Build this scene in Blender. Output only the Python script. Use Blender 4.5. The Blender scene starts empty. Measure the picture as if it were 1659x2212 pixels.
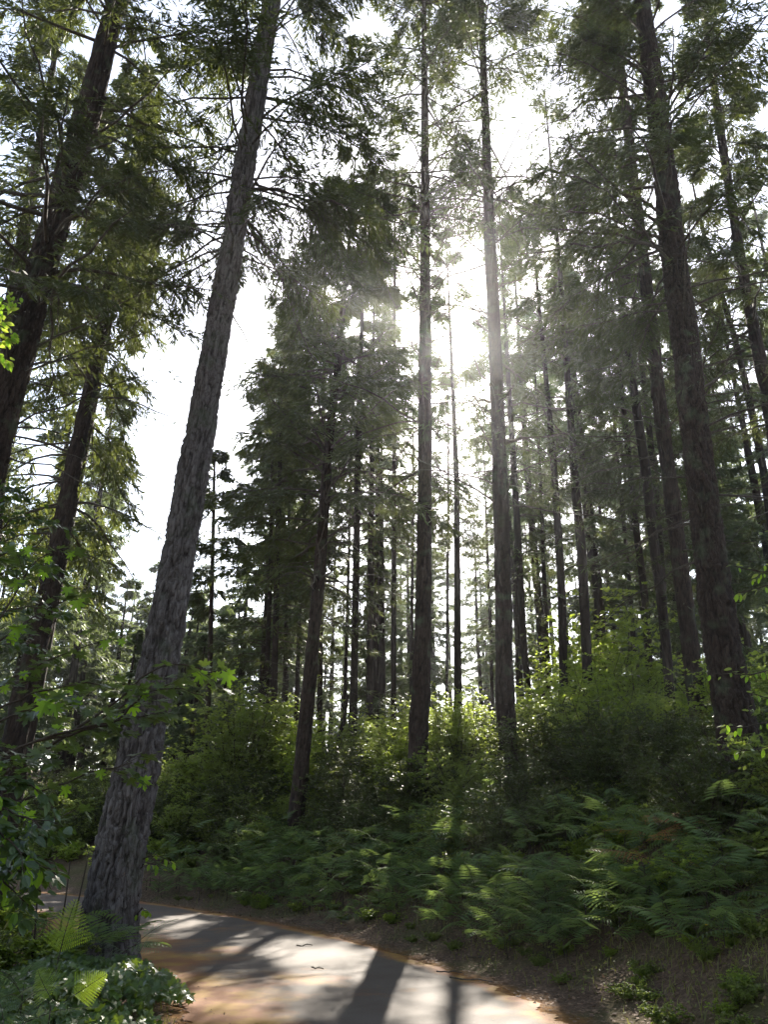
import bpy, math
import numpy as np
from mathutils import Vector
S = bpy.context.scene
COL = S.collection
R = math.radians

# ------------------------------------------------------------------ camera, sky, sun, exposure
F = 1659.0; CZ = 1.6; PITCH = R(22.0); CP, SP = math.cos(PITCH), math.sin(PITCH)
cam = bpy.data.cameras.new("camera"); co = bpy.data.objects.new("camera", cam); COL.objects.link(co)
cam.sensor_fit = 'VERTICAL'; cam.sensor_height = 36; cam.sensor_width = 27; cam.lens = 27.0
cam.clip_end = 3000; co.location = (0, 0, CZ); co.rotation_euler = (R(90) + PITCH, 0, 0)
S.camera = co
SUN_EL, SUN_AZ = R(34.3), R(6.5)
SUNV = np.array([math.sin(SUN_AZ)*math.cos(SUN_EL), math.cos(SUN_AZ)*math.cos(SUN_EL), math.sin(SUN_EL)])
W = bpy.data.worlds.new("World"); S.world = W; W.use_nodes = True
nt = W.node_tree; bg = nt.nodes['Background']; sky = nt.nodes.new('ShaderNodeTexSky')
sky.sky_type = 'NISHITA'; sky.sun_disc = False; sky.sun_elevation = SUN_EL; sky.sun_rotation = SUN_AZ
sky.air_density = 1.0; sky.dust_density = 1.0; sky.ozone_density = 1.0
hsv = nt.nodes.new('ShaderNodeHueSaturation'); hsv.inputs['Saturation'].default_value = .75
nt.links.new(sky.outputs[0], hsv.inputs['Color']); nt.links.new(hsv.outputs[0], bg.inputs[0]); bg.inputs[1].default_value = 0.085
sl = bpy.data.lights.new("sun", 'SUN'); so = bpy.data.objects.new("sun", sl); COL.objects.link(so)
sl.energy = 4.2; sl.angle = R(0.5); sl.color = (1.0, 0.93, 0.82)
so.location = (10, 60, 50); so.rotation_euler = Vector(-SUNV).to_track_quat('-Z', 'Y').to_euler()
S.view_settings.view_transform = 'Standard'; S.view_settings.look = 'None'
S.view_settings.gamma = 1; S.view_settings.exposure = 2.25
S.render.engine = 'CYCLES'
try:
    S.cycles.use_denoising = True; S.cycles.max_bounces = 6; S.cycles.diffuse_bounces = 3; S.cycles.glossy_bounces = 2
    S.cycles.transmission_bounces = 4; S.cycles.volume_bounces = 0; S.cycles.transparent_max_bounces = 4
    S.cycles.sample_clamp_indirect = 3.0
except Exception: pass

def unproj(px, py, Y):
    """point on the vertical plane y=Y seen at photo position px,py (1659 wide)"""
    u = (px-829.5)/F; v = (1106.0-py)/F; t = Y/(CP - v*SP)
    return np.array([u*t, Y, CZ + t*(SP+v*CP)]), t

# ------------------------------------------------------------------ helpers
def nrm(v): return v/np.maximum(np.linalg.norm(v, axis=-1, keepdims=True), 1e-9)

class MB:
    def __init__(s): s.v = []; s.f = {3: [], 4: []}; s.m = {3: [], 4: []}; s.n = 0; s.a = []
    def add(s, v, f, mat=0, attr=None):
        v = np.asarray(v, float).reshape(-1, 3); f = np.asarray(f, int)
        if len(f) == 0: return
        k = f.shape[1]; s.f[k].append(f+s.n); s.m[k].append(np.full(len(f), mat)); s.v.append(v); s.n += len(v)
        s.a.append(np.ones(len(v)) if attr is None else np.asarray(attr, float).reshape(-1))
    def quads(s, p, mat=0, attr=None):          # p (n,4,3)
        n = len(p); s.add(p.reshape(-1, 3), np.arange(n*4).reshape(n, 4), mat, None if attr is None else np.repeat(attr, 4))
    def build(s, name, mats, parent=None, smooth=True, loc=None):
        me = bpy.data.meshes.new(name)
        V = np.concatenate(s.v) if s.v else np.zeros((0, 3))
        if loc is not None: V = V - np.asarray(loc)
        f3 = np.concatenate(s.f[3]) if s.f[3] else np.zeros((0, 3), int); f4 = np.concatenate(s.f[4]) if s.f[4] else np.zeros((0, 4), int)
        mi = np.concatenate(s.m[3]+s.m[4]) if (s.m[3] or s.m[4]) else np.zeros(0, int)
        me.vertices.add(len(V)); me.vertices.foreach_set('co', V.ravel())
        nl = f3.size+f4.size; me.loops.add(nl); me.loops.foreach_set('vertex_index', np.concatenate([f3.ravel(), f4.ravel()]))
        npoly = len(f3)+len(f4); me.polygons.add(npoly)
        tot = np.concatenate([np.full(len(f3), 3), np.full(len(f4), 4)]); st = np.concatenate([[0], np.cumsum(tot)[:-1]]) if npoly else tot
        me.polygons.foreach_set('loop_start', st.astype(np.int32)); 
        me.polygons.foreach_set('material_index', mi.astype(np.int32))
        me.polygons.foreach_set('use_smooth', np.full(npoly, smooth))
        at = me.attributes.new('var', 'FLOAT', 'POINT'); at.data.foreach_set('value', np.concatenate(s.a).astype(np.float32))
        me.update(calc_edges=True)
        for m in (mats if isinstance(mats, (list, tuple)) else [mats]): me.materials.append(m)
        o = bpy.data.objects.new(name, me); COL.objects.link(o)
        if parent is not None: o.parent = parent
        if loc is not None and parent is None: o.location = loc
        return o

def tube_arr(P, rad, sides=5):
    """P (k,3), rad (k) -> verts, quads"""
    P = np.asarray(P, float); k = len(P); T = nrm(np.gradient(P, axis=0))
    up = np.array([0, 0, 1.0]) if abs(T[0][2]) < .9 else np.array([1.0, 0, 0])
    A = nrm(np.cross(T, up)); B = np.cross(T, A)
    th = np.arange(sides)*2*np.pi/sides
    v = P[:, None]+(A[:, None]*np.cos(th)[None, :, None]+B[:, None]*np.sin(th)[None, :, None])*np.asarray(rad)[:, None, None]
    i = np.arange(k-1)[:, None]*sides; j = np.arange(sides)[None]; jn = (j+1) % sides
    f = np.stack([i+j, i+jn, i+sides+jn, i+sides+j], -1).reshape(-1, 4)
    return v.reshape(-1, 3), f

def empty(name, loc, rz=0, label=None, cat=None, group=None):
    o = bpy.data.objects.new(name, None); COL.objects.link(o); o.location = tuple(map(float, loc)); o.rotation_euler.z = rz
    o.empty_display_size = .2
    tag(o, label, cat, group); return o
def tag(o, label=None, cat=None, group=None, kind=None):
    if label: o['label'] = label
    if cat: o['category'] = cat
    if group: o['group'] = group
    if kind: o['kind'] = kind
    return o
def copy_tree(o, loc, rz=0, sc=1.0, label=None, group=None, tilt=(0, 0)):
    c = o.copy(); COL.objects.link(c); c.location = tuple(map(float, loc)); c.rotation_euler = (tilt[0], tilt[1], rz)
    c.scale = (sc, sc, sc) if not hasattr(sc, '__len__') else sc
    if label: c['label'] = label
    if group: c['group'] = group
    for ch in list(o.children):
        d = ch.copy(); COL.objects.link(d); d.parent = c
        for g in list(ch.children):
            e = g.copy(); COL.objects.link(e); e.parent = d
    return c

# ------------------------------------------------------------------ materials
def newmat(name):
    m = bpy.data.materials.new(name); m.use_nodes = True
    t = m.node_tree; t.nodes.clear(); out = t.nodes.new('ShaderNodeOutputMaterial'); return m, t, out
def N(t, typ, **kw):
    n = t.nodes.new(typ)
    for k, v in kw.items():
        if k.startswith('i_'): n.inputs[k[2:].replace('_', ' ')].default_value = v
        else: setattr(n, k, v)
    return n
def ramp(t, fac, stops):
    r = t.nodes.new('ShaderNodeValToRGB'); e = r.color_ramp.elements
    while len(e) < len(stops): e.new(.5)
    for q, (p, c) in zip(e, stops): q.position = p; q.color = (*c, 1)
    t.links.new(fac, r.inputs[0]); return r.outputs[0]
def mixc(t, f, a, b, mode='MIX'):
    n = t.nodes.new('ShaderNodeMix'); n.data_type = 'RGBA'; n.blend_type = mode
    for sock, val in ((n.inputs[0], f), (n.inputs[6], a), (n.inputs[7], b)):
        if hasattr(val, 'links'): t.links.new(val, sock)
        else: sock.default_value = val if not isinstance(val, tuple) else (*val, 1)
    return n.outputs[2]

def foliage(name, dark, light, trans, tf=.45, rough=.5, spec=.35, scale=1.5):
    m, t, out = newmat(name)
    at = N(t, 'ShaderNodeAttribute', attribute_name='var'); ob = N(t, 'ShaderNodeObjectInfo')
    add = N(t, 'ShaderNodeMath', operation='MULTIPLY_ADD'); t.links.new(ob.outputs['Random'], add.inputs[0]); add.inputs[1].default_value = .55
    t.links.new(at.outputs['Fac'], add.inputs[2])
    c = ramp(t, add.outputs[0], [(0.0, dark), (.6, tuple((a+b)/2 for a, b in zip(dark, light))), (1.0, light)])
    p = N(t, 'ShaderNodeBsdfPrincipled'); t.links.new(c, p.inputs['Base Color']); p.inputs['Roughness'].default_value = rough
    p.inputs['Specular IOR Level'].default_value = spec
    tr = N(t, 'ShaderNodeBsdfTranslucent'); tc = mixc(t, .75, c, trans); t.links.new(tc, tr.inputs[0])
    mx = N(t, 'ShaderNodeMixShader'); mx.inputs[0].default_value = tf
    t.links.new(p.outputs[0], mx.inputs[1]); t.links.new(tr.outputs[0], mx.inputs[2]); t.links.new(mx.outputs[0], out.inputs[0])
    return m
def bark_mat(name, c0, c1, c2, zs=.2, scale=16, bump=.7, moss=0.0):
    m, t, out = newmat(name); g = N(t, 'ShaderNodeNewGeometry')
    mp = N(t, 'ShaderNodeMapping'); mp.inputs['Scale'].default_value = (1, 1, zs); t.links.new(g.outputs['Position'], mp.inputs[0])
    n1 = N(t, 'ShaderNodeTexNoise', i_Scale=scale*.8, i_Detail=5.0, i_Roughness=.65); t.links.new(mp.outputs[0], n1.inputs['Vector'])
    warp = N(t, 'ShaderNodeVectorMath', operation='MULTIPLY_ADD'); t.links.new(n1.outputs['Color'], warp.inputs[0]); warp.inputs[1].default_value = (.12, .12, .12); t.links.new(mp.outputs[0], warp.inputs[2])
    vo = N(t, 'ShaderNodeTexVoronoi', feature='DISTANCE_TO_EDGE', i_Scale=scale); t.links.new(warp.outputs[0], vo.inputs['Vector'])
    n2 = N(t, 'ShaderNodeTexNoise', i_Scale=1.3, i_Detail=3.0); t.links.new(g.outputs['Position'], n2.inputs['Vector'])
    n3 = N(t, 'ShaderNodeTexNoise', i_Scale=60.0, i_Detail=4.0); t.links.new(mp.outputs[0], n3.inputs['Vector'])
    base = ramp(t, n1.outputs[0], [(.25, c0), (.5, c1), (.75, c2)])
    base = mixc(t, .5, base, ramp(t, n2.outputs[0], [(.3, tuple(a*.7 for a in c1)), (.7, tuple(min(1, a*1.25) for a in c1))]))
    at = N(t, 'ShaderNodeAttribute', attribute_name='var')
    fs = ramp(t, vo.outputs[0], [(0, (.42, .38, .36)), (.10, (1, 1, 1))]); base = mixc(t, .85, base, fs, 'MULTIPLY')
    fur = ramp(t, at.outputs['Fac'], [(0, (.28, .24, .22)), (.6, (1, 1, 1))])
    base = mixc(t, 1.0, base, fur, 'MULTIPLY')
    if moss:
        n4 = N(t, 'ShaderNodeTexNoise', i_Scale=3.0, i_Detail=6.0); t.links.new(g.outputs['Position'], n4.inputs['Vector'])
        base = mixc(t, ramp(t, n4.outputs[0], [(.55, (0, 0, 0)), (.7, (moss, moss, moss))]), base, (.09, .11, .06))
    p = N(t, 'ShaderNodeBsdfPrincipled'); t.links.new(base, p.inputs['Base Color']); p.inputs['Roughness'].default_value = .9; p.inputs['Specular IOR Level'].default_value = .2
    hs = N(t, 'ShaderNodeMath', operation='MULTIPLY_ADD'); t.links.new(n3.outputs[0], hs.inputs[0]); hs.inputs[1].default_value = .12
    vm = N(t, 'ShaderNodeMath', operation='MINIMUM'); t.links.new(vo.outputs[0], vm.inputs[0]); vm.inputs[1].default_value = .22
    t.links.new(vm.outputs[0], hs.inputs[2])
    b = N(t, 'ShaderNodeBump'); b.inputs['Strength'].default_value = bump; b.inputs['Distance'].default_value = .12
    t.links.new(hs.outputs[0], b.inputs['Height']); t.links.new(b.outputs[0], p.inputs['Normal']); t.links.new(p.outputs[0], out.inputs[0])
    return m
M = {}
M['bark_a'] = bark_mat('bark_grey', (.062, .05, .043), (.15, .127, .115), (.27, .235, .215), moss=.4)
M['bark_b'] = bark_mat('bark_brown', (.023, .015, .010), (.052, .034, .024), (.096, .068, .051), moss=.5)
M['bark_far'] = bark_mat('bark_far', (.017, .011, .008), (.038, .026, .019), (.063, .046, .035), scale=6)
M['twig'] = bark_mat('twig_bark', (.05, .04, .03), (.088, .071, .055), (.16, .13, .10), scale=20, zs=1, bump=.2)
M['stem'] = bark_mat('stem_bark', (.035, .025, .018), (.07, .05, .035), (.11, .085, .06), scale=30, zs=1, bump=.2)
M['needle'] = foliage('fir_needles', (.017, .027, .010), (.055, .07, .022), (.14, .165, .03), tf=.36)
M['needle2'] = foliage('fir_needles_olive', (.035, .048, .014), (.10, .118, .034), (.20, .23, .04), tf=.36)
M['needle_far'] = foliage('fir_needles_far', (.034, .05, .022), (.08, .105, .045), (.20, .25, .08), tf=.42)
M['leaf'] = foliage('shrub_leaf', (.06, .085, .025), (.17, .21, .055), (.46, .56, .08), tf=.55, rough=.4)
M['leaf_light'] = foliage('light_leaf', (.09, .13, .025), (.22, .28, .05), (.55, .68, .07), tf=.55, rough=.42)
M['leaf_dark'] = foliage('evergreen_leaf', (.03, .042, .016), (.085, .10, .035), (.2, .25, .035), tf=.35, rough=.45, spec=.25)
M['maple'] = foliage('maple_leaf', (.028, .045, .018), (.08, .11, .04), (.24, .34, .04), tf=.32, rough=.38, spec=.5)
M['maple_lit'] = foliage('maple_leaf_backlit', (.08, .16, .02), (.14, .25, .03), (.50, .80, .04), tf=.65, rough=.4)  # bright copy of the maple leaf, backlight put into its colour
M['glossy'] = foliage('glossy_leaf', (.015, .03, .012), (.05, .08, .025), (.22, .36, .02), tf=.25, rough=.3, spec=.5)
M['ivy'] = foliage('ivy_leaf', (.03, .06, .015), (.10, .16, .035), (.34, .46, .035), tf=.32, rough=.36, spec=.45)
M['fern'] = foliage('fern_frond', (.05, .085, .03), (.12, .17, .065), (.28, .38, .08), tf=.38, rough=.55, spec=.15)
M['fern_lit'] = foliage('fern_frond_backlit', (.18, .28, .03), (.28, .42, .045), (.65, .85, .06), tf=.65, rough=.5)  # fern copy brightened so sunlight from behind sits in the colour
M['fern_pale'] = foliage('fern_frond_pale', (.11, .15, .075), (.17, .22, .12), (.26, .34, .13), tf=.35, rough=.65, spec=.1)
M['fern_dead'] = foliage('fern_frond_dead', (.32, .12, .04), (.50, .22, .08), (.6, .27, .07), tf=.35, rough=.7)
M['grass'] = foliage('grass_blade', (.06, .085, .022), (.19, .19, .06), (.4, .4, .06), tf=.4, rough=.6)
M['litter'] = foliage('fallen_leaf', (.07, .04, .025), (.24, .15, .09), (.25, .14, .06), tf=.15, rough=.75)
M['petal'] = foliage('yellow_petal', (.8, .5, .02), (.9, .6, .03), (.9, .6, .02), tf=.4)

# ------------------------------------------------------------------ terrain and road
RE = np.array([(3.6, -14), (2.9, -5), (2.35, 2), (1.95, 5.5), (1.58, 7.7), (.88, 9.9), (-.92, 13.3), (-2.8, 15.8), (-5.4, 18.6), (-9.5, 21.5), (-16, 24), (-30, 27), (-60, 30)], float)
def catmull(P, n=14):
    out = []
    Q = np.vstack([2*P[0]-P[1], P, 2*P[-1]-P[-2]])
    for i in range(1, len(Q)-2):
        for t in np.linspace(0, 1, n, endpoint=False):
            a, b, c, d = Q[i-1], Q[i], Q[i+1], Q[i+2]
            out.append(.5*((2*b)+(c-a)*t+(2*a-5*b+4*c-d)*t*t+(-a+3*b-3*c+d)*t**3))
    out.append(P[-1]); return np.array(out)
REC = catmull(RE, 6); 
_T = nrm(np.gradient(REC, axis=0)); _Nl = np.stack([-_T[:, 1], _T[:, 0]], 1)    # left normal
RW = 3.15
LEC = REC+_Nl*RW
def lateral(x, y):
    """signed distance from the road's right edge; positive to the right (uphill)"""
    x = np.atleast_1d(x).astype(float); y = np.atleast_1d(y).astype(float); best = np.full(x.shape, 1e9); sg = np.zeros(x.shape)
    for i in range(0, len(REC)-1):
        a, b = REC[i], REC[i+1]; d = b-a; L2 = d@d
        t = np.clip(((x-a[0])*d[0]+(y-a[1])*d[1])/L2, 0, 1); qx = a[0]+t*d[0]-x; qy = a[1]+t*d[1]-y; D = np.hypot(qx, qy)
        s = np.sign(d[0]*(y-a[1])-d[1]*(x-a[0]))*-1
        m = D < best; best = np.where(m, D, best); sg = np.where(m, s, sg)
    return best*np.where(sg == 0, 1, sg)
_rg = np.random.default_rng(5)
_wv = [( _rg.uniform(.2, 2.4)*np.array([math.cos(a), math.sin(a)]), _rg.uniform(0, 6)) for a in _rg.uniform(0, 6.28, 22)]
def ground(x, y):
    x = np.atleast_1d(x).astype(float); y = np.atleast_1d(y).astype(float)
    s = lateral(x, y)
    r = np.clip(s-.35, 0, None); up = np.where(r < 5.2, .37*r, 1.924+.10*(r-5.2)); up = np.minimum(up, 6.0)
    up = up*np.clip(r/1.2, 0, 1)**.5 + 0
    l = np.clip(-s-RW-.1, 0, None); dn = .10*np.clip(l/1.2, 0, 1) - .06*np.clip(l-5, 0, None); dn = np.maximum(dn, -4.0)
    w = sum(np.sin(k[0]*x+k[1]*y+p)/(.6+np.hypot(*k)*2) for k, p in _wv)*.035
    am = np.clip(np.maximum(s-.15, -s-RW-.15)/1.5, 0, 1)
    return up+dn+w*am
def gz(x, y): return float(ground(x, y)[0])
def clump(x, y): return .5+.5*np.sin(1.7*x+1.1*np.sin(1.3*y))*np.sin(1.9*y+.8*x)
def nonuni(lo, hi, c, fine, growth=1.06, flat=12):
    a = [0.0]; st = fine
    while c+a[-1] < hi:
        if a[-1] > flat: st *= growth
        a.append(a[-1]+st)
    b = [0.0]; st = fine
    while c-b[-1] > lo:
        if b[-1] > flat: st *= growth
        b.append(b[-1]+st)
    return np.array([c-v for v in b[::-1][:-1]]+[c+v for v in a])
gx = nonuni(-1500, 1500, 0, .14, 1.09, 8); gy = nonuni(-400, 2500, 11, .14, 1.09, 10)
X, Y = np.meshgrid(gx, gy); Z = ground(X.ravel(), Y.ravel()); SL = lateral(X.ravel(), Y.ravel())
inroad = (SL < .05) & (SL > -RW-.05)
Z = np.where(inroad, Z-.0, Z)
mb = MB(); nx = len(gx); i = (np.arange(len(gy)-1)[:, None]*nx+np.arange(nx-1)[None]).ravel()
edge = np.exp(-np.maximum(np.maximum(SL, -SL-RW), 0)/.28)
mb.add(np.stack([X.ravel(), Y.ravel(), Z], 1), np.stack([i, i+1, i+nx+1, i+nx], 1), 0, edge)
m, t, out = newmat('forest_floor'); g = N(t, 'ShaderNodeNewGeometry')
n1 = N(t, 'ShaderNodeTexNoise', i_Scale=14.0, i_Detail=8.0, i_Roughness=.7); t.links.new(g.outputs['Position'], n1.inputs['Vector'])
n2 = N(t, 'ShaderNodeTexNoise', i_Scale=1.1, i_Detail=4.0); t.links.new(g.outputs['Position'], n2.inputs['Vector'])
v1 = N(t, 'ShaderNodeTexVoronoi', i_Scale=45.0); t.links.new(g.outputs['Position'], v1.inputs['Vector'])
c = ramp(t, n1.outputs[0], [(.3, (.045, .028, .018)), (.5, (.10, .065, .042)), (.7, (.19, .13, .085))])
c = mixc(t, .35, c, ramp(t, v1.outputs['Color'], [(.2, (.05, .03, .02)), (.8, (.23, .15, .09))]))
gm = ramp(t, n2.outputs[0], [(.45, (0, 0, 0)), (.62, (.6, .6, .6))]); c = mixc(t, gm, c, (.07, .075, .02))
at = N(t, 'ShaderNodeAttribute', attribute_name='var'); n5 = N(t, 'ShaderNodeTexNoise', i_Scale=5.0, i_Detail=6.0); t.links.new(g.outputs['Position'], n5.inputs['Vector'])
mu = N(t, 'ShaderNodeMath', operation='MULTIPLY'); t.links.new(at.outputs['Fac'], mu.inputs[0]); t.links.new(n5.outputs[0], mu.inputs[1])
c = mixc(t, ramp(t, mu.outputs[0], [(.15, (0, 0, 0)), (.45, (1, 1, 1))]), c, ramp(t, n1.outputs[0], [(.35, (.13, .05, .016)), (.65, (.28, .14, .035))]))
p = N(t, 'ShaderNodeBsdfPrincipled'); p.inputs['Roughness'].default_value = .95; p.inputs['Specular IOR Level'].default_value = .15; t.links.new(c, p.inputs['Base Color'])
b = N(t, 'ShaderNodeBump'); b.inputs['Strength'].default_value = .9; b.inputs['Distance'].default_value = .04; t.links.new(n1.outputs[0], b.inputs['Height']); t.links.new(b.outputs[0], p.inputs['Normal'])
t.links.new(p.outputs[0], out.inputs[0]); M['floor'] = m
tag(mb.build('ground', m), kind='structure')
# road ribbon, var = metres from nearer edge (left side carries more needles)
def ribbon(offs, z, name, mat):
    REC = catmull(RE, 50); _T = nrm(np.gradient(REC, axis=0)); _Nl = np.stack([-_T[:, 1], _T[:, 0]], 1)
    mb = MB(); k = len(offs); P = REC[:, None]+_Nl[:, None]*np.array(offs)[None, :, None]
    jit = np.random.default_rng(3).normal(0, .035, (len(REC), 2)); jit = jit*.5+np.stack([np.convolve(jit[:, q], np.ones(5)/2.2, 'same') for q in (0, 1)], 1); P[:, 0] += _Nl*jit[:, :1]; P[:, -1] += _Nl*jit[:, 1:]
    zz = z-.010*(np.abs(np.array(offs)-RW/2)/(RW/2))**4
    V = np.concatenate([P, np.broadcast_to(zz[None, :, None], (len(REC), k, 1))], 2)
    i = (np.arange(len(REC)-1)[:, None]*k+np.arange(k-1)[None]).ravel()
    mb.add(V.reshape(-1, 3), np.stack([i, i+k, i+k+1, i+1], 1), 0, np.broadcast_to(np.array(offs)[None], (len(REC), k)).ravel()/RW)
    return mb.build(name, mat)
m, t, out = newmat('asphalt'); g = N(t, 'ShaderNodeNewGeometry')
nf = N(t, 'ShaderNodeTexNoise', i_Scale=120.0, i_Detail=4.0); nb_ = N(t, 'ShaderNodeTexNoise', i_Scale=2.0, i_Detail=6.0, i_Roughness=.6); nm = N(t, 'ShaderNodeTexNoise', i_Scale=.7, i_Detail=7.0, i_Roughness=.62)
for q in (nf, nb_, nm): t.links.new(g.outputs['Position'], q.inputs['Vector'])
vs = N(t, 'ShaderNodeTexVoronoi', i_Scale=90.0); t.links.new(g.outputs['Position'], vs.inputs['Vector'])
c = ramp(t, nf.outputs[0], [(.35, (.058, .044, .033)), (.65, (.10, .08, .06))])
c = mixc(t, .25, c, ramp(t, vs.outputs['Color'], [(.1, (.045, .038, .03)), (.9, (.14, .12, .10))]))
c = mixc(t, .6, c, ramp(t, nb_.outputs[0], [(.35, (.066, .043, .028)), (.65, (.095, .074, .055))]))
at = N(t, 'ShaderNodeAttribute', attribute_name='var')
# needle litter: strong over the left fifth, thin line at the right edge
el = ramp(t, at.outputs['Fac'], [(0, (.62, .62, .62)), (.035, (.30, .30, .30)), (.10, (.06, .06, .06)), (.46, (.10, .10, .10)), (.68, (.2, .2, .2)), (.86, (.42, .42, .42)), (1, (.6, .6, .6))])
ad = N(t, 'ShaderNodeMath', operation='ADD'); t.links.new(el, ad.inputs[0]); t.links.new(nm.outputs[0], ad.inputs[1])
msk = ramp(t, ad.outputs[0], [(.66, (0, 0, 0)), (.86, (.9, .9, .9))])
lc = ramp(t, nf.outputs[0], [(.3, (.15, .05, .016)), (.7, (.30, .12, .03))])
lc = mixc(t, ramp(t, nb_.outputs[0], [(.45, (0, 0, 0)), (.6, (.8, .8, .8))]), lc, (.32, .18, .02))
c = mixc(t, msk, c, lc)
p = N(t, 'ShaderNodeBsdfPrincipled'); t.links.new(c, p.inputs['Base Color']); p.inputs['Roughness'].default_value = .75; p.inputs['Specular IOR Level'].default_value = .25
b = N(t, 'ShaderNodeBump'); b.inputs['Strength'].default_value = .35; b.inputs['Distance'].default_value = .01; t.links.new(nf.outputs[0], b.inputs['Height']); t.links.new(b.outputs[0], p.inputs['Normal'])
t.links.new(p.outputs[0], out.inputs[0])
tag(ribbon(list(np.linspace(0, RW, 15)), .018, 'road', m), kind='structure')

# ------------------------------------------------------------------ trunks
def vnoise(rng, nz, nt, cz, ct, wrap=True):
    cz = max(2, int(cz)); ct = max(3, int(ct)); G = rng.random((cz+1, ct))
    z = np.linspace(0, cz-1e-6, nz); th = np.linspace(0, ct, nt, endpoint=False)
    iz = z.astype(int); fz = z-iz; fz = fz*fz*(3-2*fz); it = th.astype(int); ft = th-it; ft = ft*ft*(3-2*ft)
    a = G[iz][:, it % ct]; b = G[iz][:, (it+1) % ct]; c = G[iz+1][:, it % ct]; d = G[iz+1][:, (it+1) % ct]
    return (a*(1-ft)+b*ft)*(1-fz)[:, None]+(c*(1-ft)+d*ft)*fz[:, None]
def trunk_path(pts, Yd, top_h=None, extra_w=None):
    """pts: (px,py,w) from base to top in photo px -> arrays centre, radius"""
    C = []; Rr = []
    for px, py, w in pts:
        c, t_ = unproj(px, py, Yd); C.append(c); Rr.append(w*t_/F/2)
    C = np.array(C); Rr = np.array(Rr)
    bx, by = C[0][0], C[0][1]; g0 = gz(bx, by)
    dirn = (C[1]-C[0])/(C[1][2]-C[0][2])
    if C[0][2] > g0+.05:                                # carry on down to the ground
        low = C[0]+dirn*(g0-C[0][2]); low2 = np.array([low[0], low[1], gz(low[0], low[1])])
        C = np.vstack([low2, C]); Rr = np.concatenate([[Rr[0]*1.12], Rr])
    C = np.vstack([C[0]-dirn*.4, C]); Rr = np.concatenate([[Rr[0]*1.15], Rr])
    if top_h and C[-1][2] < top_h:
        d = (C[-1]-C[-2]); d = d/d[2]; d[:2] *= .7; d[1] = 0; h = top_h-C[-1][2]
        C = np.vstack([C, C[-1]+d*h*.5, C[-1]+d*h]); Rr = np.concatenate([Rr, [Rr[-1]*.55, .02]])
    return C, Rr
def trunk_eval(C, Rr, z):
    return np.stack([np.interp(z, C[:, 2], C[:, k]) for k in range(3)], -1), np.interp(z, C[:, 2], Rr)
def trunk_mesh(name, C, Rr, mat, parent, seed, detail=1, flare=.35, knots=0, amp=.02):
    rng = np.random.default_rng(seed); z0, z1 = C[0][2], C[-1][2]; gr = z0+.4
    nth = {2: 110, 1: 48, 0: 14}[detail]; step = {2: .035, 1: .09, 0: .6}[detail]
    zc = z0
    zs = [z0]
    while zs[-1] < z1:
        zs.append(zs[-1]+step*(1 if zs[-1] < 14 else 3))
    zs[-1] = z1; zs = np.array(zs); zs = np.unique(zs); P, rr = trunk_eval(C, Rr, zs); nz = len(zs)
    # smooth the path
    k = max(1, int(1.0/step)); ker = np.ones(2*k+1)/(2*k+1)
    for a in range(2): P[:, a] = np.convolve(np.pad(P[:, a], k, mode='reflect', reflect_type='odd'), ker, 'valid')
    th = np.linspace(0, 2*np.pi, nth, endpoint=False); circ = 2*np.pi*np.median(rr[:max(3, nz//2)]); L = z1-z0
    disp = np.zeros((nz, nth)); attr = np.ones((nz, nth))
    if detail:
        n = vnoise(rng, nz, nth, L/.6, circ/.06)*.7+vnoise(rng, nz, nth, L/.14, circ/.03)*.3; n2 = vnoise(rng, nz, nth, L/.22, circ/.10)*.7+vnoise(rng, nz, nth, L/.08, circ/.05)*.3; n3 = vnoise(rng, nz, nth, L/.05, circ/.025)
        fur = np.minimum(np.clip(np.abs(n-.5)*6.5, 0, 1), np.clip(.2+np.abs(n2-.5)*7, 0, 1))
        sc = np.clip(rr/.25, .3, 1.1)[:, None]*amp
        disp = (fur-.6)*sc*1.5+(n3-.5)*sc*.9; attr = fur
        lump = vnoise(rng, nz, nth, L/.9, 5)-.5; disp += lump*rr[:, None]*.13
    fl = np.exp(-np.clip(zs-gr, -.2, None)/.35)
    lobes = 1+.35*np.sin(th*3+rng.uniform(0, 6))[None]+.2*np.sin(th*5+rng.uniform(0, 6))[None]
    rad = rr[:, None]*(1+flare*fl[:, None]*lobes)+disp
    for _ in range(knots):                                  # branch stubs
        kz = rng.uniform(gr+2, min(z1*.8, 16)); kt = rng.uniform(0, 6.28)
        dz = (zs-kz)[:, None]/.06; dt = (np.angle(np.exp(1j*(th-kt))))[None]*rr[:, None]/.05
        q = np.exp(-(dz**2+dt**2)); rad += q*.05; attr = attr*(1-.8*q)
    V = np.stack([P[:, None, 0]+rad*np.cos(th), P[:, None, 1]+rad*np.sin(th), np.broadcast_to(zs[:, None], rad.shape)], -1)
    i = np.arange(nz-1)[:, None]*nth; j = np.arange(nth)[None]; jn = (j+1) % nth
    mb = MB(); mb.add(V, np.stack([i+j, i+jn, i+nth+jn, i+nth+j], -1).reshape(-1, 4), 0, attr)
    loc = np.array(parent.location); 
    return mb.build(name, mat, parent, True, loc)

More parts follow.
